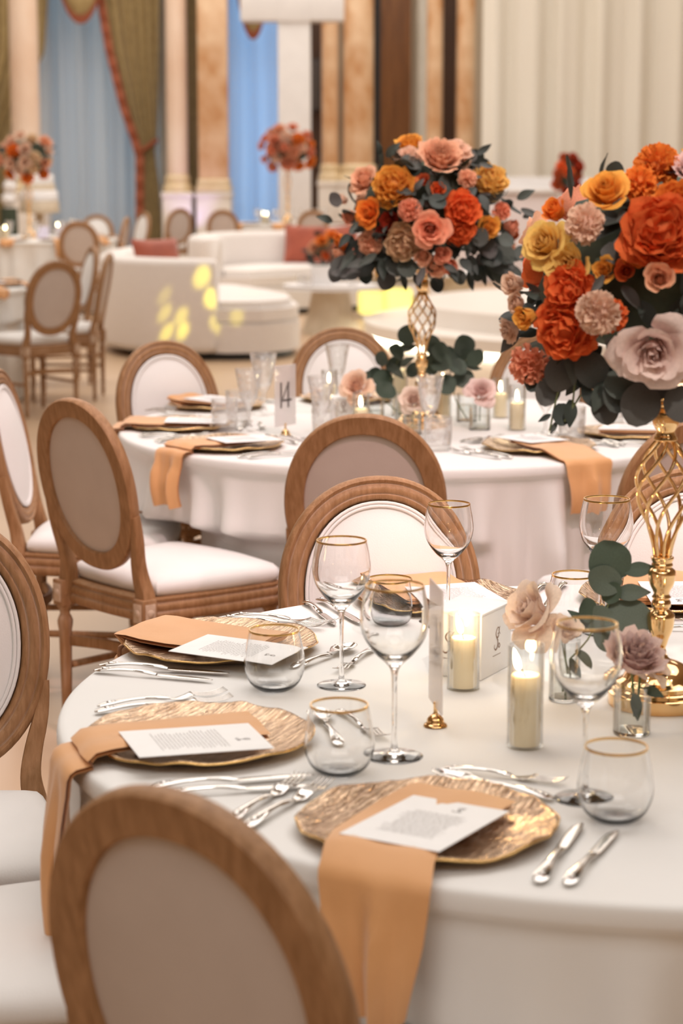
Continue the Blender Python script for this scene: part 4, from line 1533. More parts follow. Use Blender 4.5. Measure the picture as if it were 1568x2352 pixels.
# ------------------------------------------------------------------ flowers
def flower_mesh(kind, seed):
    """unit-radius bloom opening towards +Z; attribute 'deep' darkens the heart"""
    rnd = random.Random(seed)
    V, F, A = [], [], []
    if kind in ('carnation', 'peony'):
        car = kind == 'carnation'
        n = 46 if car else 50
        nu, nv = 8, 6
        for i in range(n):
            t = (i + 0.5) / n
            ph = math.acos(1 - t * (1.25 if car else 1.12)) + rnd.uniform(-0.1, 0.1)
            ang = i * 2.39996 + rnd.uniform(-0.3, 0.3)
            L = rnd.uniform(0.90, 1.08) * (1.0 if car else lerp(0.88, 1.08, t))
            W = (0.34 if car else lerp(0.36, 0.50, t)) * rnd.uniform(0.85, 1.15)
            d = Vector((sin(ph) * cos(ang), sin(ph) * sin(ang), cos(ph)))
            e = Vector((-sin(ang), cos(ang), 0))
            tw = rnd.uniform(-0.7, 0.7) if car else rnd.uniform(-0.35, 0.35)
            nrm = d.cross(e)
            e, nrm = e * cos(tw) + nrm * sin(tw), nrm * cos(tw) - e * sin(tw)
            ax = Vector((0, 0, 1))
            p0, p1, p2 = rnd.uniform(0, 6), rnd.uniform(0, 6), rnd.uniform(0, 6)
            o = len(V)
            for j in range(nv):
                v = j / (nv - 1)
                for k in range(nu):
                    u = k / (nu - 1) * 2 - 1
                    shp = (0.18 + 0.82 * v ** 1.1) if car else (0.15 + 0.85 * sin(pi * min(0.62, 0.1 + v * 0.55)))
                    ln = L * (0.28 + 0.72 * v) * (1 - (0.12 if car else 0.22) * u * u * v + (0.05 * sin(u * 11 + p0) * v if car else 0.03 * sin(u * 7 + p0) * v))
                    rf = (0.13 if car else 0.09) * v ** 2 * sin(u * (5.5 if car else 4.0) + p1) + 0.04 * v * v * sin(u * 12 + p2)
                    cup = (-0.10 if car else -0.20) * u * u * v
                    p = d * ln + e * (u * W * shp) + nrm * (rf - cup * 0)
                    if not car:                       # incurved tips
                        p += ax * (0.16 * v * v * t) - d * (0.10 * u * u * v) + Vector((-d.x, -d.y, 0)) * (0.16 * v ** 3)
                    V.append(tuple(p))
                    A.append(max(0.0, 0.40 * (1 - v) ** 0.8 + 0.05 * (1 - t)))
            for j in range(nv - 1):
                for k in range(nu - 1):
                    F.append((o + j * nu + k, o + j * nu + k + 1, o + (j + 1) * nu + k + 1, o + (j + 1) * nu + k))
        o = len(V)                                   # closed heart so nothing shows through
        for j in range(7):
            for k in range(12):
                pa, aa = pi * j / 6, 2 * pi * k / 12
                V.append((0.58 * sin(pa) * cos(aa), 0.58 * sin(pa) * sin(aa), 0.58 * cos(pa)))
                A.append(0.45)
        for j in range(6):
            for k in range(12):
                F.append((o + j * 12 + k, o + (j + 1) * 12 + k, o + (j + 1) * 12 + (k + 1) % 12, o + j * 12 + (k + 1) % 12))
        zc = 0.25
    else:
        c = {  # n, phi_mid inner/outer, flare inner/outer, radius step, length inner/outer, wrap inner/outer, power, ruffle, tip, square
            'rose':    (28, -10, 46, 4, 62, 0.30, 0.78, 0.98, 2.2, 0.74, 1.7, 0.02, 0.06),
            'open':    (24, -12, 60, 4, 74, 0.34, 0.66, 1.12, 2.1, 0.66, 1.5, 0.02, 0.16),
            'cabbage': (38, -6, 44, 2, 34, 0.40, 0.70, 0.90, 1.2, 0.70, 1.2, 0.05, 0.0),
            'spray':   (22, -16, 22, 2, 36, 0.36, 0.80, 0.95, 2.3, 0.90, 1.7, 0.012, 0.03),
            'tulip':   (16, -6, 30, 4, 40, 0.34, 1.00, 1.20, 1.8, 0.85, 1.6, 0.03, 0.10),
        }[kind]
        n, m0, m1, f0, f1, rs, L0, L1, w0, w1, pw, rufa, tip = c
        nu, nv = 9, 9
        for i in range(n):
            t = i / (n - 1)
            p_ = t ** pw
            ang = i * 2.39996 + rnd.uniform(-0.22, 0.22)
            mid, fl = radians(lerp(m0, m1, p_) + rnd.uniform(-5, 5)), radians(lerp(f0, f1, p_))
            L = lerp(L0, L1, t) * rnd.uniform(0.94, 1.05)
            wrap = lerp(w0, w1, t ** 0.55)
            r0 = 0.02 + rs * t * 0.45
            z0 = 0.10 * (1 - t)
            q = rnd.uniform(0, 6)
            o = len(V)
            for j in range(nv):
                v = j / (nv - 1)
                for k in range(nu):
                    u = k / (nu - 1) * 2 - 1
                    vt = v * (1 + tip * p_ * (1 - abs(u)) ** 1.3 - 0.10 * u * u * v)
                    r, z = r0, z0
                    S = 8
                    for s_ in range(S):
                        vv = vt * (s_ + 0.5) / S
                        a_ = max(0, 1 - vv / 0.45)
                        phi = lerp(mid, radians(78), a_ * a_) + fl * max(0, (vv - 0.5) / 0.5) ** 1.7 * (1 + 0.35 * abs(u) * p_)
                        r += L * vt / S * sin(phi) * (0.55 + 0.25 * t)
                        z += L * vt / S * cos(phi)
                    shp = (0.30 + 0.70 * min(1.0, v / 0.45) ** 0.8) * (1 - 0.22 * max(0, v - 0.6) ** 1.5 / 0.25)
                    rf = rufa * v * v * (sin(u * 6 + q) + 0.5 * sin(u * 13 + q * 2))
                    rr = max(0.008, r + rf + 0.03 * u * (1 if t > 0.15 else 0))
                    a = ang + u * wrap * shp
                    V.append((rr * cos(a), rr * sin(a), z + rf * 0.6))
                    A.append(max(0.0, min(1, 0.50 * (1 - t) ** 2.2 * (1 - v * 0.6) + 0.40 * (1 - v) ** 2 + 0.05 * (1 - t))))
            for j in range(nv - 1):
                for k in range(nu - 1):
                    F.append((o + j * nu + k, o + j * nu + k + 1, o + (j + 1) * nu + k + 1, o + (j + 1) * nu + k))
        zc = {'rose': 0.42, 'open': 0.32, 'cabbage': 0.42, 'spray': 0.5, 'tulip': 0.5}[kind]
    R = max(sqrt(x * x + y * y) for x, y, z in V)
    V = [(x / R, y / R, z / R - zc) for x, y, z in V]
    return data(kind, V, F, True, 'deep', A)


FLW = {k: [flower_mesh(k, 11 * i + 3) for i in range(c)] for k, c in
       (('rose', 3), ('open', 3), ('cabbage', 2), ('peony', 3), ('carnation', 3), ('spray', 2), ('tulip', 2))}
PNAME = {'rose': 'rose', 'open': 'open_rose', 'cabbage': 'garden_rose', 'peony': 'peony', 'carnation': 'carnation', 'spray': 'spray_rose', 'tulip': 'cupped_rose'}


def leaf_mesh(wf, bend, fold, seed, pointed=False):
    rnd = random.Random(seed)
    nu, nv = 7, 9

    def fn(u, v):
        c = u * 2 - 1
        w = wf * (sin(pi * min(1, (v * 0.93 + 0.05))) ** (0.85 if pointed else 0.55))
        if pointed:
            w *= (1 - 0.45 * v)
        x = c * w * 0.5
        y = v
        z = fold * abs(c) * w + bend * (v - 0.5) ** 2 * -1 + 0.015 * sin(v * 9 + seed) * c
        return (x, y, z)
    V, F = grid(nu, nv, fn)
    V = [Vector(p) for p in V]
    m = len(V)
    V2 = V + [Vector((p.x, p.y, p.z - 0.006)) for p in V]
    F2 = F + [tuple(i + m for i in q[::-1]) for q in F]
    return data('eucalyptus_leaf', V2, F2)


LEAF_R = [leaf_mesh(0.92, 0.35, 0.06, 1), leaf_mesh(0.86, -0.3, 0.10, 2), leaf_mesh(1.0, 0.15, 0.04, 3)]
LEAF_P = [leaf_mesh(0.55, 0.5, 0.12, 4, True), leaf_mesh(0.48, -0.4, 0.16, 5, True), leaf_mesh(0.62, 0.2, 0.10, 6, True)]

C_ = dict(orange=(0.95, 0.30, 0.05), coral=(0.95, 0.21, 0.06), salmon=(0.95, 0.42, 0.27), peach=(0.95, 0.55, 0.36), palepeach=(0.95, 0.69, 0.53),
          yellow=(0.97, 0.66, 0.20), gold=(0.97, 0.48, 0.09), blush=(0.95, 0.77, 0.72), pink=(0.93, 0.67, 0.63), cream=(0.86, 0.68, 0.44), beige=(0.75, 0.52, 0.30),
          cream_peach=(0.97, 0.80, 0.68), rosy=(0.95, 0.75, 0.71), red=(0.50, 0.05, 0.025), rust=(0.62, 0.15, 0.06))


def aim(d, spin=0.0):
    q = Vector(d).to_track_quat('Z', 'Y')
    return (q.to_matrix().to_4x4() @ Matrix.Rotation(spin, 4, 'Z')).to_euler()


def put_flower(root, kind, p, d, r, col, k, rnd):
    m = 'petal_pale' if col in ('cream_peach', 'rosy', 'blush', 'pink', 'cream', 'palepeach', 'beige') else 'petal'
    c = C_[col]
    j = rnd.uniform(0.93, 1.07)
    o = ob(PNAME[kind], FLW[kind][k % len(FLW[kind])], None, root, p, aim(d, rnd.uniform(0, 6)), r, tuple(min(1, v * j) for v in c))
    me = o.data
    if not me.materials:
        me.materials.append(M['petal'])
    o.material_slots[0].link = 'OBJECT'
    o.material_slots[0].material = M[m]
    return o


LG = [(0.075, 0.090, 0.078), (0.060, 0.072, 0.066), (0.095, 0.103, 0.095), (0.045, 0.056, 0.048), (0.105, 0.100, 0.095)]


def put_leaf(root, p, d, up, size, rnd, pointed=False, col=None):
    me = rnd.choice(LEAF_P if pointed else LEAF_R)
    d = Vector(d).normalized()
    u = Vector(up)
    z = (u - d * u.dot(d))
    if z.length < 1e-3:
        z = Vector((0, -1, 0)) - d * d.dot(Vector((0, -1, 0)))
    z.normalize()
    x = d.cross(z)
    R = Matrix((x, d, z)).transposed()
    o = ob('eucalyptus_leaf', me, None, root, p, R.to_euler(), size, col or rnd.choice(LG))
    if not me.materials:
        me.materials.append(M['leaf'])
    return o


def arrangement(name, label, cx, cy, cz, rx, ry, rz_, spec, nleaf, seed, leaf_s=0.045, extra_leaves=(), fill=True, group=None, cat='bouquet', back=0, front=0, skirt=0, etop=1.1):
    """spec: list of (dx, dz, radius, kind, colour[, push]) seen from the front; positions are on the dome's own surface"""
    rnd = random.Random(seed)
    t = thing(name, label, cat, (cx, cy, cz), 0, group)
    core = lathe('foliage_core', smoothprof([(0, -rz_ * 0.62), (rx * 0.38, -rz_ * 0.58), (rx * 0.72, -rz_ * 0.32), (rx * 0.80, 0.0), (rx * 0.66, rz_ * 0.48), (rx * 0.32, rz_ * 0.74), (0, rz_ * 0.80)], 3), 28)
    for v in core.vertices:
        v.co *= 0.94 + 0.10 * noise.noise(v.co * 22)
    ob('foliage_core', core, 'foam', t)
    i = 0
    for s in spec:
        dx, dz, r, kind, col = s[:5]
        push = s[5] if len(s) > 5 else 0.0
        q = 1 - (dx / rx) ** 2 - (dz / rz_) ** 2
        dy = -ry * sqrt(max(q, 0.0)) * 0.92 - push
        n = Vector((dx / rx ** 2, dy / ry ** 2, dz / rz_ ** 2)).normalized()
        n = (n + Vector((0, -0.35, 0.12))).normalized()
        put_flower(t, kind, (dx, dy, dz), n, r * 1.16, col, i, rnd)
        i += 1
    kinds = ['rose', 'cabbage', 'carnation', 'spray', 'peony']
    cols = ['orange', 'peach', 'salmon', 'yellow', 'coral', 'blush', 'palepeach']
    for k in range(back):                         # the far side of the dome
        a = rnd.uniform(0.15, pi - 0.15)
        e = rnd.uniform(-0.35, 0.7)
        n = Vector((cos(a) * cos(e), sin(a) * cos(e), sin(e)))
        put_flower(t, rnd.choice(kinds), (n.x * rx * 0.78, n.y * ry * 0.85, n.z * rz_ * 0.78), n, rnd.uniform(0.03, 0.042), rnd.choice(cols), k, rnd)
    for k in range(nleaf):
        a = rnd.uniform(0, 2 * pi)
        e = rnd.choice([rnd.uniform(-0.75, -0.15), rnd.uniform(-0.7, etop)])
        n = Vector((cos(a) * cos(e), sin(a) * cos(e), sin(e)))
        f = rnd.uniform(0.74, 0.92)
        p = Vector((n.x * rx * f, n.y * ry * f, n.z * rz_ * f))
        d = (n * 0.6 + Vector((rnd.uniform(-0.8, 0.8), rnd.uniform(-0.8, 0.8), rnd.uniform(-0.9, 0.5)))).normalized()
        put_leaf(t, p, d, n, leaf_s * rnd.uniform(0.75, 1.2), rnd, rnd.random() < 0.65)
    for k in range(skirt):                        # the leafy collar under the blooms
        a = rnd.uniform(pi * 0.95, pi * 2.05)
        f = rnd.uniform(0.55, 0.98)
        z = -rz_ * rnd.uniform(0.40, 0.82)
        p = Vector((cos(a) * rx * f, sin(a) * ry * f, z))
        put_leaf(t, p, (cos(a) * 0.8 + rnd.uniform(-0.7, 0.7), sin(a) * 0.4, -rnd.uniform(0.1, 1.0)), (cos(a) * 0.3, -1, 0.35), leaf_s * rnd.uniform(0.8, 1.25), rnd, rnd.random() < 0.65)
    for k in range(front):                        # leaves packed between the blooms on the side we see
        while True:
            dx, dz = rnd.uniform(-1, 1), rnd.uniform(-0.95, 0.9)
            if dx * dx + dz * dz < 0.93:
                break
        dy = -sqrt(1 - dx * dx - dz * dz) * 0.80
        n = Vector((dx / rx, dy / ry, dz / rz_)).normalized()
        d = (Vector((rnd.uniform(-1, 1), rnd.uniform(-0.5, 0.1), rnd.uniform(-1, 0.7))) + n * 0.5).normalized()
        put_leaf(t, Vector((dx * rx * 0.88, dy * ry, dz * rz_ * 0.88)), d, n, leaf_s * rnd.uniform(0.8, 1.35), rnd, rnd.random() < 0.7)
    for (p, d, up, s, pt) in extra_leaves:
        put_leaf(t, p, d, up, s, rnd, pt, LG[k % 4] if False else None)
    return t


# spec helper: picture offsets from the dome centre turned into metres on the dome (fixed numbers)
def sp(u0, v0, ppm, rows):
    return [((u - u0) / ppm, (v0 - v) / ppm, r / ppm, k, c, *rest) for u, v, r, k, c, *rest in rows]


NEAR = sp(1515, 640, 1515, [
    (1432, 772, 92, 'open', 'blush', 0.05), (1262, 650, 58, 'peony', 'coral', 0.02), (1258, 735, 72, 'peony', 'coral', 0.03), (1312, 694, 46, 'carnation', 'palepeach', 0.06),
    (1436, 525, 86, 'peony', 'coral', 0.05), (1488, 470, 60, 'peony', 'orange', 0.02), (1218, 560, 58, 'rose', 'yellow', 0.02), (1268, 600, 52, 'tulip', 'yellow', 0.0),
    (1342, 450, 58, 'rose', 'gold', 0.02), (1292, 508, 42, 'carnation', 'palepeach', 0.03), (1243, 492, 28, 'spray', 'orange', 0.0), (1415, 425, 40, 'carnation', 'orange', 0.0),
    (1462, 385, 50, 'carnation', 'orange', 0.0), (1550, 440, 70, 'rose', 'pink', 0.05), (1530, 400, 44, 'cabbage', 'pink', 0.0), (1432, 620, 31, 'spray', 'peach', 0.06),
    (1512, 602, 33, 'spray', 'peach', 0.06), (1522, 537, 27, 'spray', 'salmon', 0.06), (1564, 560, 32, 'spray', 'salmon', 0.06), (1162, 648, 26, 'spray', 'palepeach'),
    (1166, 690, 30, 'rose', 'palepeach'), (1188, 716, 26, 'spray', 'gold'), (1157, 755, 32, 'cabbage', 'palepeach', 0.03), (1188, 828, 48, 'carnation', 'salmon', 0.10),
    (1550, 735, 46, 'carnation', 'cream', 0.05), (1575, 795, 44, 'cabbage', 'cream', 0.03), (1565, 375, 46, 'cabbage', 'gold'), (1335, 610, 30, 'tulip', 'gold', 0.0),
    (1378, 610, 24, 'spray', 'coral'), (1620, 520, 70, 'peony', 'orange'), (1660, 650, 70, 'open', 'blush'), (1640, 420, 55, 'rose', 'yellow'), (1700, 560, 55, 'carnation', 'salmon'),
    (1345, 705, 34, 'carnation', 'coral', 0.02), (1395, 560, 40, 'peony', 'orange', 0.02)])
# big round eucalyptus leaves hanging under the near bouquet: (point, direction, facing, size)
EL = []
for (u, v, du, dv, s, pt, push) in [(1432, 850, -28, 80, 96, False, -0.19), (1490, 855, 14, 55, 78, False, -0.20), (1540, 840, 50, 62, 84, False, -0.18), (1345, 838, 60, 30, 70, False, -0.18), (1262, 800, -10, 60, 80, False, -0.12),
                                   (1240, 850, -16, 45, 66, False, -0.11), (1258, 905, 2, 44, 50, False, -0.12), (1236, 930, -26, 14, 34, True, -0.12), (1278, 895, -2, 66, 62, True, -0.13), (1300, 860, 20, 40, 60, True, -0.15),
                                   (1250, 945, -14, 26, 32, True, -0.12), (1345, 850, -18, 50, 72, True, -0.16), (1390, 830, -20, 60, 90, False, -0.17), (1215, 835, -22, 38, 54, False, -0.10), (1480, 820, -40, 40, 88, False, -0.17),
                                   (1300, 790, 26, 52, 84, False, -0.15), (1335, 880, 24, 54, 70, False, -0.15), (1530, 905, 26, 40, 60, False, -0.14), (1360, 420, 10, -40, 40, False, -0.12), (1330, 620, -20, 30, 50, True, -0.2),
                                   (1372, 640, 30, 40, 64, True, -0.2), (1410, 672, 20, 40, 76, True, -0.2), (1500, 660, 30, 30, 84, False, -0.2), (1560, 620, 20, 40, 76, False, -0.2), (1210, 665, -30, -20, 40, True, -0.1), (1470, 690, 50, -10, 80, True, -0.2)]:
    EL.append((Vector(((u - 1515) / 1515, push, (640 - v) / 1515)), Vector((du, -8, -dv)), Vector((0.1, -1, 0.35)), s / 1515, pt))
nb = arrangement('rose_bouquet', 'large close bouquet of coral peonies and a blush rose at the right edge', 0.487, 3.115, 1.405, 0.252, 0.235, 0.19, NEAR, 80, 7, 0.05, EL, back=14, front=55, skirt=9, etop=0.5)
srnd = random.Random(5)
for (x0, z0, x1, z1, y) in [(-0.165, -0.13, -0.185, -0.215, -0.12), (-0.12, -0.14, -0.165, -0.20, -0.13), (-0.15, -0.14, -0.155, -0.2, -0.13)]:
    ob('stem', tube('stem', [Vector((lerp(x0, x1, k / 5), y, lerp(z0, z1, (k / 5) ** 1.4))) for k in range(6)], 0.0016, 6), 'stem', nb)

FAR = sp(985, 465, 728, [
    (1008, 352, 50, 'cabbage', 'peach', 0.02), (940, 350, 30, 'carnation', 'palepeach'), (945, 322, 32, 'cabbage', 'gold'), (1048, 340, 34, 'carnation', 'palepeach'), (845, 402, 36, 'rose', 'peach'),
    (907, 410, 48, 'peony', 'gold', 0.02), (1122, 400, 42, 'peony', 'yellow'), (856, 470, 34, 'rose', 'orange', 0.02), (940, 462, 25, 'carnation', 'salmon', 0.04), (985, 503, 43, 'rose', 'salmon', 0.05),
    (1056, 462, 42, 'peony', 'coral', 0.03), (1050, 505, 36, 'peony', 'coral', 0.03), (1115, 500, 29, 'rose', 'gold', 0.02), (1148, 468, 22, 'carnation', 'salmon'), (1166, 500, 19, 'spray', 'salmon'),
    (855, 537, 27, 'carnation', 'peach', 0.02), (928, 535, 42, 'peony', 'beige', 0.03), (972, 560, 19, 'spray', 'peach', 0.05), (1010, 553, 21, 'spray', 'salmon', 0.05), (998, 582, 22, 'spray', 'peach', 0.05),
    (1026, 578, 21, 'spray', 'salmon', 0.05), (796, 535, 25, 'cabbage', 'orange'), (790, 565, 20, 'cabbage', 'peach'), (1068, 394, 21, 'carnation', 'peach', 0.02), (1132, 560, 22, 'cabbage', 'cream'),
    (1168, 555, 22, 'cabbage', 'peach'), (972, 402, 16, 'spray', 'rust'), (1002, 422, 16, 'spray', 'coral'), (900, 486, 22, 'cabbage', 'red', -0.02), (885, 512, 18, 'cabbage', 'red', -0.02), (815, 478, 17, 'spray', 'salmon'),
    (1180, 520, 18, 'carnation', 'rust'), (800, 445, 14, 'spray', 'palepeach')])
EF = []
erng = random.Random(9)
for (u, v, du, dv) in [(775, 490, -20, -6), (790, 455, -16, -20), (880, 345, -6, -26), (890, 350, 14, -14), (1090, 345, 20, -14), (1095, 365, 26, 6), (1180, 440, 20, -10), (1190, 465, 24, 8), (1195, 480, 26, -6), (790, 590, -10, 22),
                       (815, 585, -14, 24), (845, 595, 4, 26), (870, 590, 14, 22), (900, 600, -8, 26), (930, 605, 4, 24), (955, 605, 10, 22), (1000, 612, 8, 26), (1045, 595, 12, 22), (1075, 600, 6, 26), (1110, 600, 6, 28), (1140, 590, 18, 18),
                       (1165, 590, 20, 12), (1070, 545, -14, -24), (1090, 540, 10, -26), (1050, 540, -22, -12), (945, 425, -34, -4), (950, 420, 26, -30), (985, 435, 16, 10), (970, 440, -10, 14), (1095, 430, 10, 20), (1085, 415, -14, 14),
                       (1185, 550, 16, 14), (830, 490, -12, 14), (812, 515, -8, 10), (1140, 520, 20, 14), (870, 560, -18, 12), (900, 570, 10, 16), (1100, 570, 18, 10)]:
    x, z = (u - 985) / 728, (465 - v) / 728
    q = max(0, 1 - (x / 0.3) ** 2 - (z / 0.22) ** 2)
    EF.append((Vector((x, -0.26 * sqrt(q) * 0.95 - 0.01, z)), Vector((du, -6, -dv)), Vector((0.15, -1, 0.4)), erng.uniform(0.045, 0.066), erng.random() < 0.7))
arrangement('rose_bouquet', 'round bouquet of peach, orange and salmon roses in the centre of the picture', 0.262, 6.47, 1.425, 0.262, 0.25, 0.205, FAR, 90, 21, 0.062, EF, back=14, front=80, skirt=75)


def loose_bouquet(cx, cy, cz, rx, rz_, seed, label, cols, n=26, nleaf=40, r=(0.05, 0.085), fl=True):
    rnd = random.Random(seed)
    spec = []
    tries = 0
    while len(spec) < n and tries < 4000:
        tries += 1
        x, z = rnd.uniform(-1, 1), rnd.uniform(-0.75, 1)
        if x * x + z * z > 0.95:
            continue
        rr = rnd.uniform(*r)
        if all((x * rx - s[0]) ** 2 + (z * rz_ - s[1]) ** 2 > (0.75 * (rr + s[2])) ** 2 for s in spec):
            spec.append((x * rx, z * rz_, rr, rnd.choice(['rose', 'cabbage', 'peony', 'carnation']), rnd.choice(cols)))
    return arrangement('rose_bouquet', label, cx, cy, cz, rx, rx, rz_, spec, nleaf, seed, 0.08, back=8)


loose_bouquet(-3.27, 22.0, 1.57, 0.30, 0.26, 4, 'far bouquet of orange, cream and peach roses at the left edge', ['orange', 'peach', 'palepeach', 'cream', 'coral', 'palepeach', 'salmon'], n=34, nleaf=22)
loose_bouquet(-0.69, 27.0, 1.68, 0.37, 0.29, 8, 'far bouquet of salmon roses in front of the white post', ['salmon', 'peach', 'salmon', 'palepeach', 'orange'], n=34, nleaf=14, r=(0.06, 0.10))


# ------------------------------------------------------------------ gold candelabra stands
def candelabra(x, y, label, k=1.0, z0=TZ):
    t = thing('gold_flower_stand', label, 'flower stand', (x, y, z0), 0, 'gold lattice flower stands')
    t.scale = (1, 1, k)
    ob('stepped_base', lathe('stepped_base', smoothprof([(0, 0), (0.077, 0.0), (0.078, 0.002)], 1) + [(0.078, 0.020), (0.073, 0.022), (0.072, 0.027), (0.066, 0.030), (0.066, 0.036), (0.060, 0.039), (0.056, 0.043)] +
                             smoothprof([(0.056, 0.043), (0.047, 0.056), (0.030, 0.066), (0.016, 0.071), (0.011, 0.078)], 4) + [(0, 0.078)], 48), 'gold', t)
    ob('turned_stem', lathe('turned_stem', smoothprof([(0.0, 0.074), (0.008, 0.076), (0.010, 0.082), (0.0085, 0.088), (0.0105, 0.094), (0.0135, 0.104), (0.0190, 0.118), (0.0208, 0.132), (0.0205, 0.141), (0.0145, 0.147), (0.0120, 0.150), (0.0145, 0.154),
                                                       (0.0148, 0.160), (0.0125, 0.165), (0.0148, 0.168), (0.0122, 0.172), (0.0135, 0.178), (0.0185, 0.188), (0.0208, 0.200), (0.0205, 0.209), (0.0150, 0.214), (0.0165, 0.218), (0.0150, 0.222), (0.0168, 0.226), (0.0160, 0.231), (0, 0.231)], 4), 36), 'gold', t)
    n = 8
    for i in range(n):
        a0 = 2 * pi * i / n
        P = []
        for j in range(30):
            s = j / 29
            r = 0.0115 + 0.0315 * (sin(pi * s ** 1.45) ** 1.15 if 0 < s < 1 else 0)
            a = a0 + radians(165) * max(0, s - 0.12) ** 1.25
            P.append(Vector((r * cos(a), r * sin(a), 0.229 + 0.184 * s)))
        ob('lattice_rod', tube('lattice_rod', P, 0.0029, 7), 'gold', t)
    ob('top_collar', lathe('top_collar', smoothprof([(0, 0.408), (0.0165, 0.409), (0.0172, 0.414), (0.0150, 0.418), (0.0140, 0.423), (0.0175, 0.430), (0.0205, 0.438), (0.0208, 0.450), (0.0185, 0.456), (0.0165, 0.461), (0.0185, 0.465), (0.0165, 0.470), (0.0190, 0.478), (0.0190, 0.484), (0, 0.485)], 4), 36), 'gold', t)
    ob('holder_dish', lathe('holder_dish', [(0, 0.484), (0.07, 0.486), (0.085, 0.494), (0.083, 0.496), (0.068, 0.490), (0, 0.489)], 36), 'gold', t)
    return t


candelabra(0.489, 3.115, 'near gold lattice flower stand at the right edge')
candelabra(0.25, 6.47, 'gold lattice flower stand in the middle of the picture')
candelabra(-3.27, 22.0, 'far gold flower stand beside the cake', 1.30)
candelabra(-0.69, 27.0, 'far gold flower stand before the white post', 1.55)


# ------------------------------------------------------------------ bud vases
def bud_vase(x, y, r, h, label, water=0.6):
    t = thing('bud_vase', label, 'vase', (x, y, TZ), 0, 'small glass bud vases')
    ob('glass_wall', lathe('glass_wall', [(0, 0.0), (r * 0.95, 0.0), (r, 0.003), (r, h), (r - 0.002, h), (r - 0.002, 0.006), (0, 0.006)], 36), 'thin_glass', t)
    ob('glass_foot', lathe('glass_foot', [(0, 0.0003), (r * 0.93, 0.0003), (r * 0.96, 0.003), (r * 0.9, 0.0055), (0, 0.0055)], 36), 'clear_glass', t)
    if water:
        ob('water', lathe('water', [(0, 0.0065), (r - 0.0026, 0.0065), (r - 0.0026, h * water), (0, h * water)], 30), 'water', t)
    return t


def single_rose(x, y, z, d, r, kind, col, foot, label, rnd, leaf=None, k=0, name='cut_rose'):
    """a cut rose: bloom, stem and a leaf or two; foot: stem end"""
    t = thing(name, label, 'flower', foot)
    o = Vector(foot)
    p = Vector((x, y, z)) - o
    put_flower(t, kind, p, d, r, col, k, rnd)
    q = p - Vector(d).normalized() * r * 0.5
    P = [Vector((0, 0, 0)).lerp(q, s / 6) + Vector((0, 0, 0.008 * sin(pi * s / 6))) for s in range(7)]
    ob('stem', tube('stem', P, 0.002, 6), 'stem', t)
    for (lp, ld, ls) in (leaf or []):
        put_leaf(t, Vector(lp) - o, ld, (0, -1, 0.5), ls, rnd, True, (0.09, 0.115, 0.08))
    return t


vr = random.Random(31)
bud_vase(0.345, 3.137, 0.024, 0.095, 'clear bud vase holding the peach rose and eucalyptus')
single_rose(0.295, 3.12, 0.892, (-0.75, -0.45, 0.5), 0.068, 'open', 'cream_peach', (0.350, 3.137, 0.765), 'peach rose leaning left out of the bud vase behind the tall candle', vr)
single_rose(0.338, 3.115, 0.862, (0.1, -0.6, 0.7), 0.036, 'tulip', 'cream_peach', (0.343, 3.132, 0.765), 'small half-open peach rose low in the eucalyptus vase', vr, k=1)
bud_vase(0.424, 2.946, 0.0275, 0.072, 'squat clear bud vase holding the pale pink rose, before the gold foot')
single_rose(0.425, 2.935, 0.868, (0.1, -0.55, 0.85), 0.054, 'cabbage', 'rosy', (0.428, 2.95, 0.775), 'pale pink rose in the squat bud vase before the gold foot', vr)
single_rose(0.452, 2.95, 0.85, (0.75, -0.4, 0.5), 0.040, 'open', 'cream_peach', (0.433, 2.955, 0.775), 'cream-pink rose beside the pale pink rose in the squat vase', vr, [((0.425, 2.93, 0.815), (0.1, -0.3, -0.9), 0.04), ((0.44, 2.94, 0.82), (0.8, -0.3, -0.3), 0.032)])


def sprig(foot, pts, leaves, label, rnd, size=0.05, name='eucalyptus_sprig'):
    t = thing(name, label, 'eucalyptus sprig', foot)
    o = Vector(foot)
    P = [Vector((0, 0, 0))] + [Vector(p) - o for p in pts]
    D = []
    for i in range(len(P) - 1):
        for k in range(5):
            D.append(P[i].lerp(P[i + 1], k / 5))
    D.append(P[-1])
    ob('stem', tube('stem', D, lambda s: 0.0019 * (1.1 - 0.6 * s), 6), 'stem', t)
    for (p, d, s, pt) in leaves:
        put_leaf(t, Vector(p) - o, d, (0.15 + rnd.uniform(-0.3, 0.3), -1, 0.55 + rnd.uniform(-0.3, 0.3)), s, rnd, pt, rnd.choice([(0.075, 0.105, 0.08), (0.10, 0.125, 0.10), (0.06, 0.09, 0.065)]))
    return t


def pts_at(rows, Y, ppm_u, x0, z0):
    return [(((u - x0[0]) / ppm_u + x0[1]), Y, z0[1] + (z0[0] - v) / ppm_u) for u, v in rows]


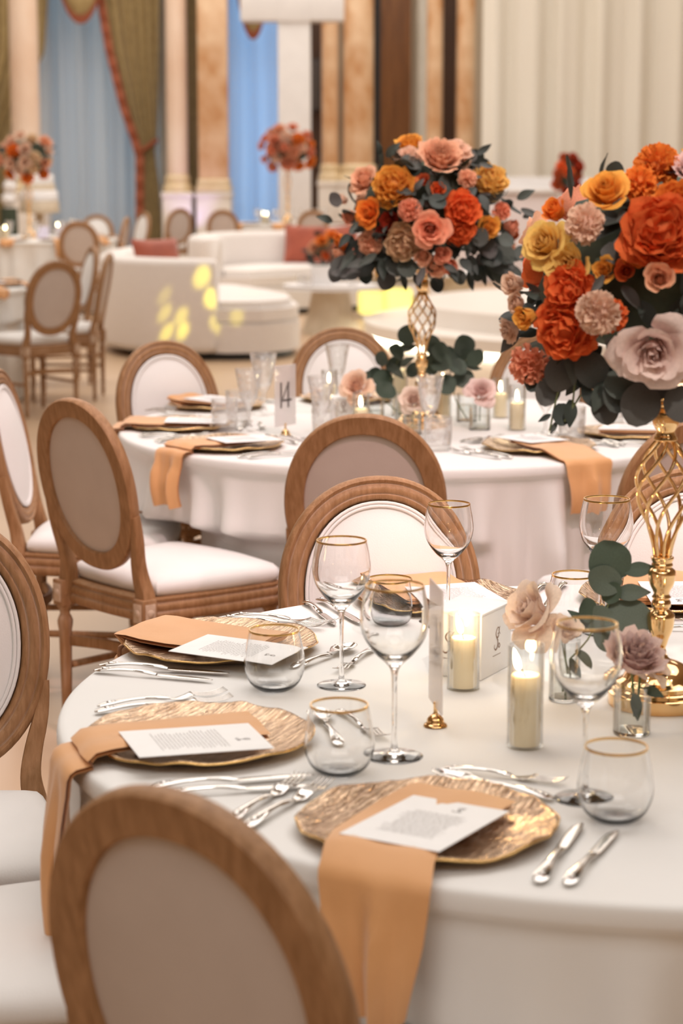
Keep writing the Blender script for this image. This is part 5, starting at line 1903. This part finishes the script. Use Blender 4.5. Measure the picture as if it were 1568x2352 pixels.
AU = lambda u, v, Y=3.13: (0.333 + (u - 1277) / 1478, Y, 0.7525 + (1608 - v) / 1478 * 1.005)
sprig((0.348, 3.14, 0.757), [AU(1300, 1520), AU(1345, 1470), AU(1385, 1400), AU(1420, 1330)],
      [(AU(1415, 1330), (-30, -6, 55), 0.068, False), (AU(1425, 1310), (60, -5, 8), 0.05, True), (AU(1415, 1345), (-50, -8, 22), 0.055, False), (AU(1405, 1360), (70, -8, 4), 0.055, True), (AU(1350, 1425), (-14, -8, 46), 0.04, False),
       (AU(1345, 1440), (-40, -8, 40), 0.042, True), (AU(1340, 1430), (50, -8, 20), 0.045, False), (AU(1380, 1400), (60, -14, -24), 0.056, False), (AU(1400, 1410), (64, -14, -10), 0.062, False), (AU(1365, 1440), (44, -14, -34), 0.055, False),
       (AU(1330, 1455), (-44, -8, 10), 0.036, True), (AU(1440, 1440), (30, -10, -16), 0.04, True), (AU(1320, 1490), (20, -10, -30), 0.05, True), (AU(1300, 1520), (16, -10, -50), 0.055, True), (AU(1385, 1380), (20, -6, 34), 0.036, False)],
      'grey-green eucalyptus sprig rising out of the bud vase left of the candelabra', vr)

# middle table: three roses in glasses, eucalyptus
FU = lambda u, v, Y=6.40: (0.428 + (u - 1100) / 739, Y, 0.7525 + (985 - v) / 739)
bud_vase(0.428, 6.40, 0.034, 0.072, 'small glass holding the pink rose at the right of the middle table')
single_rose(*FU(1102, 900), (0.0, -0.8, 0.6), 0.060, 'open', 'rosy', (0.428, 6.41, 0.775), 'pink rose in the small glass at the right of the middle table', vr)
bud_vase(0.215, 6.30, 0.030, 0.09, 'small glass holding the pale rose before the middle candelabra')
single_rose(*FU(945, 908, 6.28), (0.0, -0.8, 0.5), 0.054, 'open', 'cream_peach', (0.215, 6.30, 0.775), 'pale peach rose before the middle candelabra', vr, k=1)
bud_vase(0.105, 6.50, 0.030, 0.08, 'small glass holding the peach rose left of the eucalyptus, middle table')
single_rose(*FU(818, 892, 6.46), (-0.3, -0.8, 0.5), 0.066, 'open', 'palepeach', (0.10, 6.50, 0.775), 'peach rose left of the eucalyptus on the middle table', vr, k=2)
bud_vase(0.20, 6.62, 0.030, 0.09, 'glass of the left eucalyptus bunch on the middle table')
rn = random.Random(77)
lv = []
for (u, v) in [(860, 870), (875, 850), (890, 845), (905, 870), (920, 850), (930, 830), (925, 800), (880, 880), (905, 890), (865, 895), (935, 870), (915, 815), (850, 880), (895, 865)]:
    lv.append((FU(u, v, 6.56 + rn.uniform(-.03, .03)), (rn.uniform(-30, 30), -8, rn.uniform(-20, 40)), rn.uniform(0.05, 0.075), rn.random() < 0.3))
sprig((0.20, 6.62, 0.76), [FU(880, 930, 6.58), FU(900, 880, 6.56), FU(925, 815, 6.56)], lv, 'dark eucalyptus bunch left of the middle candelabra', rn)
bud_vase(0.40, 6.60, 0.034, 0.09, 'glass of the right eucalyptus bunch on the middle table')
lv = []
for (u, v) in [(985, 850), (995, 835), (1010, 850), (1035, 840), (1035, 820), (1060, 850), (1080, 830), (1075, 855), (1050, 870), (980, 870), (1010, 875), (1085, 850), (1060, 830), (995, 820)]:
    lv.append((FU(u, v, 6.55 + rn.uniform(-.03, .03)), (rn.uniform(-30, 30), -8, rn.uniform(-20, 40)), rn.uniform(0.05, 0.075), rn.random() < 0.3))
sprig((0.40, 6.60, 0.76), [FU(1050, 930, 6.56), FU(1040, 880, 6.55), FU(1075, 835, 6.55)], lv, 'dark eucalyptus bunch right of the middle candelabra', rn)
# ------------------------------------------------------------------ the lounge and the far tables
def wall_sweep(path, th, h, z0=0.06, b=0.06):
    """upholstered wall following a plan path"""
    D = []
    P = [Vector((x, y, 0)) for x, y in path]
    for i in range(len(P) - 1):
        p0, p1, p2, p3 = P[max(i - 1, 0)], P[i], P[i + 1], P[min(i + 2, len(P) - 1)]
        for k in range(8):
            t = k / 8
            D.append(0.5 * ((2 * p1) + (-p0 + p2) * t + (2 * p0 - 5 * p1 + 4 * p2 - p3) * t * t + (-p0 + 3 * p1 - 3 * p2 + p3) * t ** 3))
    D.append(P[-1])
    n = len(D)
    sec = rrect(th, h - z0, b, 4)

    def S(t):
        e = min(1.0, (min(t, 1 - t) * n + 0.02) / 2.5) ** 0.5
        return [(a * lerp(0.55, 1, e), c_ * lerp(0.93, 1, e) + (h + z0) / 2) for a, c_ in sec]
    V, F, _ = sweep(D, S, up=(0, 0, 1))
    return sharp(data('sofa_back', V, F), 60)


def poly_prism(name, pts, z0, z1, b=0.05):
    bm = bmesh.new()
    f = bm.faces.new([bm.verts.new((x, y, z0)) for x, y in pts])
    r = bmesh.ops.extrude_face_region(bm, geom=[f])
    for v in r['geom']:
        if isinstance(v, bmesh.types.BMVert):
            v.co.z = z1
    bmesh.ops.recalc_face_normals(bm, faces=bm.faces)
    if b:
        bmesh.ops.bevel(bm, geom=[e for e in bm.edges if all(v.co.z > z1 - 1e-4 for v in e.verts)], offset=b, segments=4, affect='EDGES')
    me = bpy.data.meshes.new(name)
    bm.to_mesh(me)
    bm.free()
    me.polygons.foreach_set('use_smooth', [True] * len(me.polygons))
    return sharp(me, 40)


# near-left curved sofa, its rounded outer back towards us
s1 = thing('curved_sofa', 'pale curved sofa nearest to us, its rounded end flecked with yellow light', 'sofa', (-1.2, 17.4, 0))
L = lambda pts: [(x + 1.2, y - 17.4) for x, y in pts]
ob('sofa_back', wall_sweep(L([(-0.98, 16.46), (-1.30, 16.52), (-1.62, 16.72), (-1.84, 17.10), (-1.92, 17.6), (-1.90, 18.3), (-1.80, 19.0)]), 0.22, 0.80), 'boucle', s1)
ob('seat_base', poly_prism('seat_base', L([(-0.90, 16.40), (-0.62, 16.44), (-0.42, 16.66), (-0.34, 17.0), (-0.40, 17.6), (-0.62, 18.2), (-0.95, 18.9), (-1.75, 18.9), (-1.82, 17.6), (-1.72, 17.1), (-1.45, 16.7), (-1.15, 16.5)]), 0.06, 0.30, 0.02), 'boucle', s1)
ob('seat_pad', poly_prism('seat_pad', L([(-0.88, 16.41), (-0.62, 16.45), (-0.43, 16.67), (-0.35, 17.0), (-0.41, 17.6), (-0.63, 18.2), (-0.95, 18.9), (-1.72, 18.9), (-1.80, 17.6), (-1.70, 17.1), (-1.43, 16.72), (-1.15, 16.52)]), 0.305, 0.46, 0.06), 'boucle', s1)
ob('plinth', poly_prism('plinth', L([(-0.88, 16.46), (-0.64, 16.50), (-0.48, 16.70), (-0.40, 17.0), (-0.46, 17.6), (-0.95, 18.85), (-1.75, 18.85), (-1.85, 17.6), (-1.62, 16.85), (-1.3, 16.6)]), 0.0, 0.06, 0), 'black_plastic', s1)
s2 = thing('curved_sofa', 'pale curved sofa behind the nearer one, with rust cushions at its right', 'sofa', (-0.6, 22, 0))
L = lambda pts: [(x + 0.6, y - 22) for x, y in pts]
ob('sofa_back', wall_sweep(L([(-1.28, 21.0), (-1.42, 21.3), (-1.44, 21.8), (-1.30, 22.4), (-0.95, 22.8), (-0.4, 23.0), (0.0, 23.0), (0.36, 22.85)]), 0.26, 0.80), 'boucle', s2)
ob('seat_base', poly_prism('seat_base', L([(-1.24, 20.95), (-0.9, 20.9), (-0.5, 21.35), (0.0, 21.75), (0.3, 21.85), (0.42, 22.6), (0.1, 22.95), (-0.4, 22.95), (-0.95, 22.7), (-1.3, 22.2), (-1.36, 21.5)]), 0.06, 0.30, 0.02), 'boucle', s2)
ob('seat_pad', poly_prism('seat_pad', L([(-1.22, 20.96), (-0.9, 20.92), (-0.5, 21.37), (0.0, 21.77), (0.29, 21.87), (0.41, 22.6), (0.1, 22.93), (-0.4, 22.93), (-0.94, 22.68), (-1.28, 22.2), (-1.34, 21.5)]), 0.305, 0.46, 0.06), 'boucle', s2)
ob('plinth', poly_prism('plinth', L([(-1.2, 21.05), (-0.9, 21.0), (-0.5, 21.43), (0.0, 21.83), (0.25, 21.95), (0.36, 22.55), (0.1, 22.85), (-0.4, 22.85), (-0.9, 22.6), (-1.22, 22.2), (-1.28, 21.5)]), 0.0, 0.06, 0), 'black_plastic', s2)


def cushion(x, y, z, w, h, rot, label):
    n = 14

    def side(s):
        def fn(u, v):
            a, b = u * 2 - 1, v * 2 - 1
            f = (max(0, 1 - a ** 4) * max(0, 1 - b ** 4)) ** 0.5
            k = 1 - 0.06 * (1 - abs(a)) * 0 - 0.07 * (a * a * b * b < 0.3) * 0
            px_ = a * w / 2 * (1 - 0.07 * (1 - b * b) * 0 - 0.05 * (b * b < 2) * (1 - b * b))
            pz_ = b * h / 2 * (1 - 0.05 * (1 - a * a))
            return (px_, s * 0.07 * f, pz_)
        return grid(n, n, fn)
    V, F = side(-1)
    V2, F2 = side(1)
    o = ob('cushion', join('cushion', [(V, F), (V2, [q[::-1] for q in F2])]), 'rust_velvet', None, (x, y, z), rot)
    return tag(o, label, 'cushion', 'rust velvet cushions')


cushion(-1.50, 17.2, 0.71, 0.46, 0.46, (radians(-18), 0, radians(40)), 'rust cushion inside the nearer sofa, behind its rounded end')
cushion(-0.41, 22.68, 0.66, 0.42, 0.42, (radians(-14), radians(3), radians(4)), 'left one of the two rust cushions on the rear sofa')
cushion(-0.02, 22.72, 0.66, 0.42, 0.42, (radians(-16), radians(-8), radians(-10)), 'right one of the two rust cushions on the rear sofa')

# yellow effect lights that fleck the sofa
for (lx, ly, lz), tgt, ang, e in [((0.3, 12.5, 4.6), (-1.40, 16.48, 0.17), 0.55, 900), ((0.3, 12.5, 4.6), (-1.27, 16.44, 0.18), 0.55, 900), ((0.3, 12.5, 4.6), (-1.42, 16.50, 0.31), 0.5, 500), ((0.3, 12.5, 4.6), (-1.28, 16.44, 0.30), 0.6, 560),
                               ((0.3, 12.5, 4.6), (-1.42, 16.50, 0.45), 0.5, 240), ((0.3, 12.5, 4.6), (-1.09, 16.36, 0.67), 0.85, 560), ((0.3, 12.5, 4.6), (-1.01, 16.34, 0.53), 0.75, 800), ((0.3, 12.5, 4.6), (-0.98, 16.34, 0.35), 0.6, 420), ((0.3, 12.5, 4.6), (-0.82, 16.40, 0.37), 0.7, 320),
                               ((0.3, 12.5, 4.6), (-0.75, 17.6, 0.46), 0.9, 150)]:
    lamp('yellow_effect_spot', 'SPOT', (lx, ly, lz), e * 3, (1.0, 0.86, 0.05), 0.02, target=tgt, spot=radians(ang * 1.8), blend=0.6)

# coffee tables
t = thing('coffee_table', 'coffee table with a pale top on a fluted conical base, beside the sofas', 'coffee table', (-0.10, 19.1, 0))
ob('fluted_base', lathe('fluted_base', [(0, 0), (0.26, 0.0), (0.25, 0.05), (0.20, 0.2), (0.165, 0.40), (0, 0.40)], 60, lambda a, z: 1 + 0.02 * cos(a * 20)), 'stone_table', t)
ob('tabletop', lathe('tabletop', smoothprof([(0, 0.40), (0.40, 0.40), (0.42, 0.41), (0.42, 0.435), (0.40, 0.445), (0, 0.445)], 2), 48), 'white_paint', t)
t = thing('coffee_table', 'low dark glass coffee table behind the middle candelabra', 'coffee table', (0.36, 21.0, 0))
ob('glass_top', rbox('glass_top', 1.04, 0.7, 0.035, 0.01, 2, (0, 0, 0.375)), 'dark_glass', t)
for sx in (-1, 1):
    for sy in (-1, 1):
        ob('leg', rbox('leg', 0.03, 0.03, 0.357, 0.004, 1, (sx * 0.49, sy * 0.325, 0.1785)), 'gold', t)
for (x, y, s, l) in ((0.285, 20.80, 0.225, 'left glowing yellow cube standing in for a yellow light patch under the glass coffee table edge'), (0.565, 20.80, 0.255, 'right and brighter glowing yellow cube standing in for a yellow light patch near the stage')):  # emissive cubes added in place of yellow light patches by the glass table
    t = thing('light_patch_cube', l, 'light patch', (x, y, 0), radians(8), 'glowing yellow light-patch cubes')
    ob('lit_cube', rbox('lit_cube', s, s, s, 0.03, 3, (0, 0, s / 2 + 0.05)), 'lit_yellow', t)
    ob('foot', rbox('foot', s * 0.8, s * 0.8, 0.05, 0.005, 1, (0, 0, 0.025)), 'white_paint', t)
# things on the first coffee table
t = thing('white_planter', 'white square planter box on the pale coffee table', 'planter', (-0.18, 18.95, 0.4455))
ob('planter_box', rbox('planter_box', 0.19, 0.19, 0.18, 0.006, 2, (0, 0, 0.09)), 'white_paint', t)
ob('soil', rbox('soil', 0.17, 0.17, 0.01, 0, 1, (0, 0, 0.183)), 'foam', t)
arrangement('low_bouquet', 'low bouquet of orange roses in and beside the white planter', -0.12, 19.12, 0.76, 0.19, 0.14, 0.16,
            [(-0.13, 0.02, 0.06, 'cabbage', 'peach'), (-0.06, 0.08, 0.06, 'rose', 'orange'), (0.03, 0.13, 0.06, 'rose', 'orange'), (0.06, 0.0, 0.06, 'cabbage', 'salmon'), (0.13, -0.05, 0.06, 'carnation', 'peach'), (-0.02, -0.04, 0.05, 'rose', 'coral'), (0.12, 0.06, 0.05, 'peony', 'salmon'),
             (0.16, -0.12, 0.05, 'cabbage', 'peach')], 26, 3, 0.08, back=4)
for i, (x, y, l) in enumerate(((-0.36, 18.95, 'clear tumbler left of the white planter'), (-0.30, 18.8, 'clear tumbler in front of the white planter'), (0.10, 18.85, 'clear tumbler right of the white planter'))):
    o = thing('lounge_tumbler', l, 'tumbler', (x, y, 0.4455), 0, 'tumblers on the coffee table')
    ob('cut_body', CRT, 'cut_glass', o)
for i, (x, y, z, l) in enumerate(((0.36, 20.9, 0.3935, 'small amber candle on the glass coffee table, left'), (0.47, 20.85, 0.3935, 'small amber candle on the glass coffee table, right'))):
    t = thing('votive_candle', l, 'candle', (x, y, z), 0, 'amber votives')
    ob('amber_glass', lathe('amber_glass', [(0, 0), (0.04, 0), (0.045, 0.1), (0.042, 0.1), (0.037, 0.005), (0, 0.005)], 20), 'gold', t)
    ob('flame', FL, 'flame', t, (0, 0, 0.075), None, 1.2)

# round white dance stage with a light strip under its lip
t = thing('round_stage', 'low round white dance stage with a light strip under its lip', 'stage', (3.1, 18.6, 0))
ob('lower_step', lathe('lower_step', [(0, 0), (2.8, 0), (2.8, 0.03), (2.9, 0.06), (2.9, 0.16), (0, 0.16)], 128), 'stage_white', t)
ob('upper_step', lathe('upper_step', [(0, 0.16), (2.45, 0.16), (2.45, 0.32), (0, 0.32)], 128), 'stage_white', t)
ob('light_strip', lathe('light_strip', [(2.802, 0.004), (2.83, 0.004), (2.86, 0.055), (2.802, 0.03)], 128, close=True), 'led', t)

# pale side tables and the white bar right of the middle bouquet
t = thing('side_table', 'pale conical side table standing behind the stage', 'side table', (1.22, 22.0, 0))
ob('cone_base', lathe('cone_base', [(0, 0), (0.20, 0), (0.14, 0.36), (0, 0.36)], 40), 'stone_table', t)
ob('tabletop', lathe('tabletop', [(0, 0.36), (0.33, 0.36), (0.34, 0.375), (0.33, 0.40), (0, 0.40)], 40), 'white_paint', t)
t = thing('lounge_armchair', 'pale tub armchair behind the stage, left of the conical side table', 'armchair', (0.90, 23.7, 0))
ob('shell', wall_sweep([(-0.30, -0.30), (-0.36, 0.0), (-0.22, 0.30), (0.0, 0.36), (0.22, 0.30), (0.36, 0.0), (0.30, -0.30)], 0.13, 0.70), 'boucle', t)
ob('seat_pad', lathe('seat_pad', smoothprof([(0, 0.06), (0.30, 0.06), (0.32, 0.1), (0.32, 0.38), (0.28, 0.43), (0, 0.44)], 2), 40), 'boucle', t)
t = thing('white_bar', 'white lacquered bar counter in front of the cream curtain', 'bar', (2.35, 27.2, 0))
ob('counter_front', rbox('counter_front', 2.2, 0.7, 1.14, 0.04, 3, (0, 0, 0.57)), 'lacquer', t)
ob('counter_top', rbox('counter_top', 2.4, 0.86, 0.06, 0.02, 2, (0, 0, 1.17)), 'white_paint', t)
ob('raised_lid', poly_prism('raised_lid', [(-0.9, -0.3), (0.9, -0.3), (0.9, 0.3), (-0.9, 0.3)], 1.2, 1.34, 0.06), 'white_paint', t)
t = loose_bouquet(2.42, 22.6, 1.40, 0.15, 0.22, 15, 'deep red and orange bouquet rising behind the yellow rose', ['red', 'rust', 'coral'], n=14, nleaf=3, r=(0.05, 0.08))
t = thing('tall_vase', 'tall vase under the deep red bouquet', 'vase', (2.42, 22.6, 0))
ob('vase_body', lathe('vase_body', smoothprof([(0, 0), (0.14, 0), (0.15, 0.02), (0.05, 0.1), (0.04, 0.6), (0.06, 1.0), (0.09, 1.25), (0, 1.27)], 3), 28), 'white_paint', t)

# what stands on the far tables
rt = random.Random(12)


ORD = ['leftmost', 'second from left', 'third from left', 'fourth from left', 'fifth from left', 'sixth from left']


def far_table_items(c, n, seed, desc, arc=(0, 360), napk=True):
    angs = [lerp(arc[0], arc[1], (i + 0.5) / n) for i in range(n)]
    spots = [(c[0] + 0.70 * cos(radians(a)), c[1] + 0.70 * sin(radians(a))) for a in angs]
    rank = lambda P: [sorted(range(len(P)), key=lambda k: P[k][0] / P[k][1]).index(i) for i in range(len(P))]
    rk = rank(spots)
    for i, ang in enumerate(angs):
        a = radians(ang)
        x, y = spots[i]
        w = ', %s on the %s' % (ORD[rk[i]], desc)
        o = ob('charger_plate', CHG[i % 3], 'charger_gold', None, (x, y, TZ), (0, 0, a))
        tag(o, 'gold charger plate' + w, 'charger plate', 'chargers on the ' + desc)
        napkin(c[0], c[1], x, y, ang, 0.16 if napk and i % 2 == 0 else 0.04, 0.15, 'ochre napkin' + w, 'napkins on the ' + desc, i)
        menu_card(x - 0.05 * cos(a), y - 0.05 * sin(a), ang + 180, 0, 'white menu card' + w, 'menu cards on the ' + desc, i)
    for k, (dr, da) in enumerate(((0.50, 12), (0.47, -12))):
        P = [(c[0] + dr * cos(radians(g + da)), c[1] + dr * sin(radians(g + da))) for g in angs]
        rk = rank(P)
        for i, (x, y) in enumerate(P):
            o = thing('crystal_goblet' if k else 'crystal_tumbler', ('cut goblet' if k else 'cut tumbler') + ', %s on the %s' % (ORD[rk[i]], desc), 'goblet' if k else 'tumbler', (x, y, TZ), 0, ('goblets' if k else 'tumblers') + ' on the ' + desc)
            ob('cut_body', CRG if k else CRT, 'cut_glass', o)


far_table_items(LT1, 4, 1, 'far table at the left edge', (-75, 45))
far_table_items(LT2, 6, 2, 'far table with the cake', (-150, 60))
far_table_items(LT3, 5, 3, 'far table behind the sofas', (-150, 30))
for i, (x, y, l) in enumerate(((-3.52, 21.45, 'left lit candle on the cake table front'), (-3.42, 21.35, 'lit candle at the cake table front, right of another'), (-3.0, 22.2, 'lit candle beside the cake table chairs'), (-2.85, 22.5, 'lit candle at the right end of the cake table'),
                               (-0.95, 26.6, 'lit candle on the far table left of the small bouquet stand'), (-1.0, 26.9, 'rear lit candle on the far table behind the sofas'), (-0.45, 26.7, 'lit candle on the far table right of the small bouquet stand'))):
    candle(x, y, 0.16, 0.11, 0.04, l, 0, False, True)
# lilac cards on the cake table
for i, (x, y, l) in enumerate(((-3.12, 21.9, 'lilac place card on the cake table, left one'), (-2.92, 21.95, 'lilac place card on the cake table, right one'))):
    o = ob('place_card', rbox('place_card', 0.13, 0.01, 0.13, 0.003, 1, (0, 0, 0.066)), 'lilac_card', None, (x, y, TZ), (0, 0, 0.2))
    tag(o, l, 'place card')
# tiered cake on its own stand behind the flower stand
CY = 25.2
t = thing('tiered_cake', 'white and peach tiered cake behind the far flower stand', 'cake', (px(88, CY), CY, 0))
ob('cake_stand', lathe('cake_stand', [(0, 0), (0.2, 0), (0.2, 0.03), (0.05, 0.06), (0.05, 0.92), (0.25, 0.94), (0.25, 0.96), (0, 0.96)], 32), 'stone_table', t)
for r, z0, z1, m in ((0.235, 0.961, 1.08, 'stone_table'), (0.225, 1.081, 1.20, 'white_paint'), (0.195, 1.201, 1.28, 'stone_table'), (0.18, 1.281, 1.39, 'white_paint')):
    ob('cake_tier', lathe('cake_tier', [(0, z0), (r, z0), (r, z1 - 0.02), (r - 0.02, z1), (0, z1)], 40), m, t)
# white orchid-like vase left of the cake
t = thing('white_flower_vase', 'stack of white balls in a dark vase left of the cake', 'vase', (px(30, CY), CY - 0.4, 0))
ob('pedestal', lathe('pedestal', [(0, 0), (0.12, 0), (0.10, 1.0), (0, 1.0)], 28), 'foam', t)
for (dx, z) in ((0.0, 1.10), (0.02, 1.25), (0.05, 1.38)):
    ob('white_ball', lathe('white_ball', smoothprof([(0, -0.085), (0.06, -0.06), (0.085, 0), (0.06, 0.06), (0, 0.085)], 4), 24), 'white_paint', t, (dx, 0, z))
# water bottle on the far chair seat
bt = CHAIRS[13]
t = thing('water_bottle', 'clear water bottle with blue label and cap on the far chair seat', 'bottle', (bt[0] + 0.10, bt[1] - 0.06, 0.508))
ob('bottle_body', lathe('bottle_body', smoothprof([(0, 0), (0.032, 0), (0.034, 0.01), (0.034, 0.13), (0.030, 0.15), (0.034, 0.17), (0.030, 0.20), (0.014, 0.225), (0.014, 0.235), (0, 0.235)], 3), 24), 'pet_plastic', t)
ob('bottle_cap', lathe('bottle_cap', [(0, 0.234), (0.0165, 0.234), (0.0165, 0.252), (0, 0.253)], 20), 'blue_label', t)
ob('bottle_label', lathe('bottle_label', [(0.0345, 0.09), (0.0352, 0.09), (0.0352, 0.135), (0.0345, 0.135)], 24, close=True), 'blue_label', t)
# coloured uplight on the column plinth
lamp('lilac_uplight', 'SPOT', (px(442, 30.6), 30.9, 0.2), 26, (0.62, 0.50, 1.0), 0.05, target=(px(425, 31.6), 31.4, 1.6), spot=radians(70), blend=0.7)
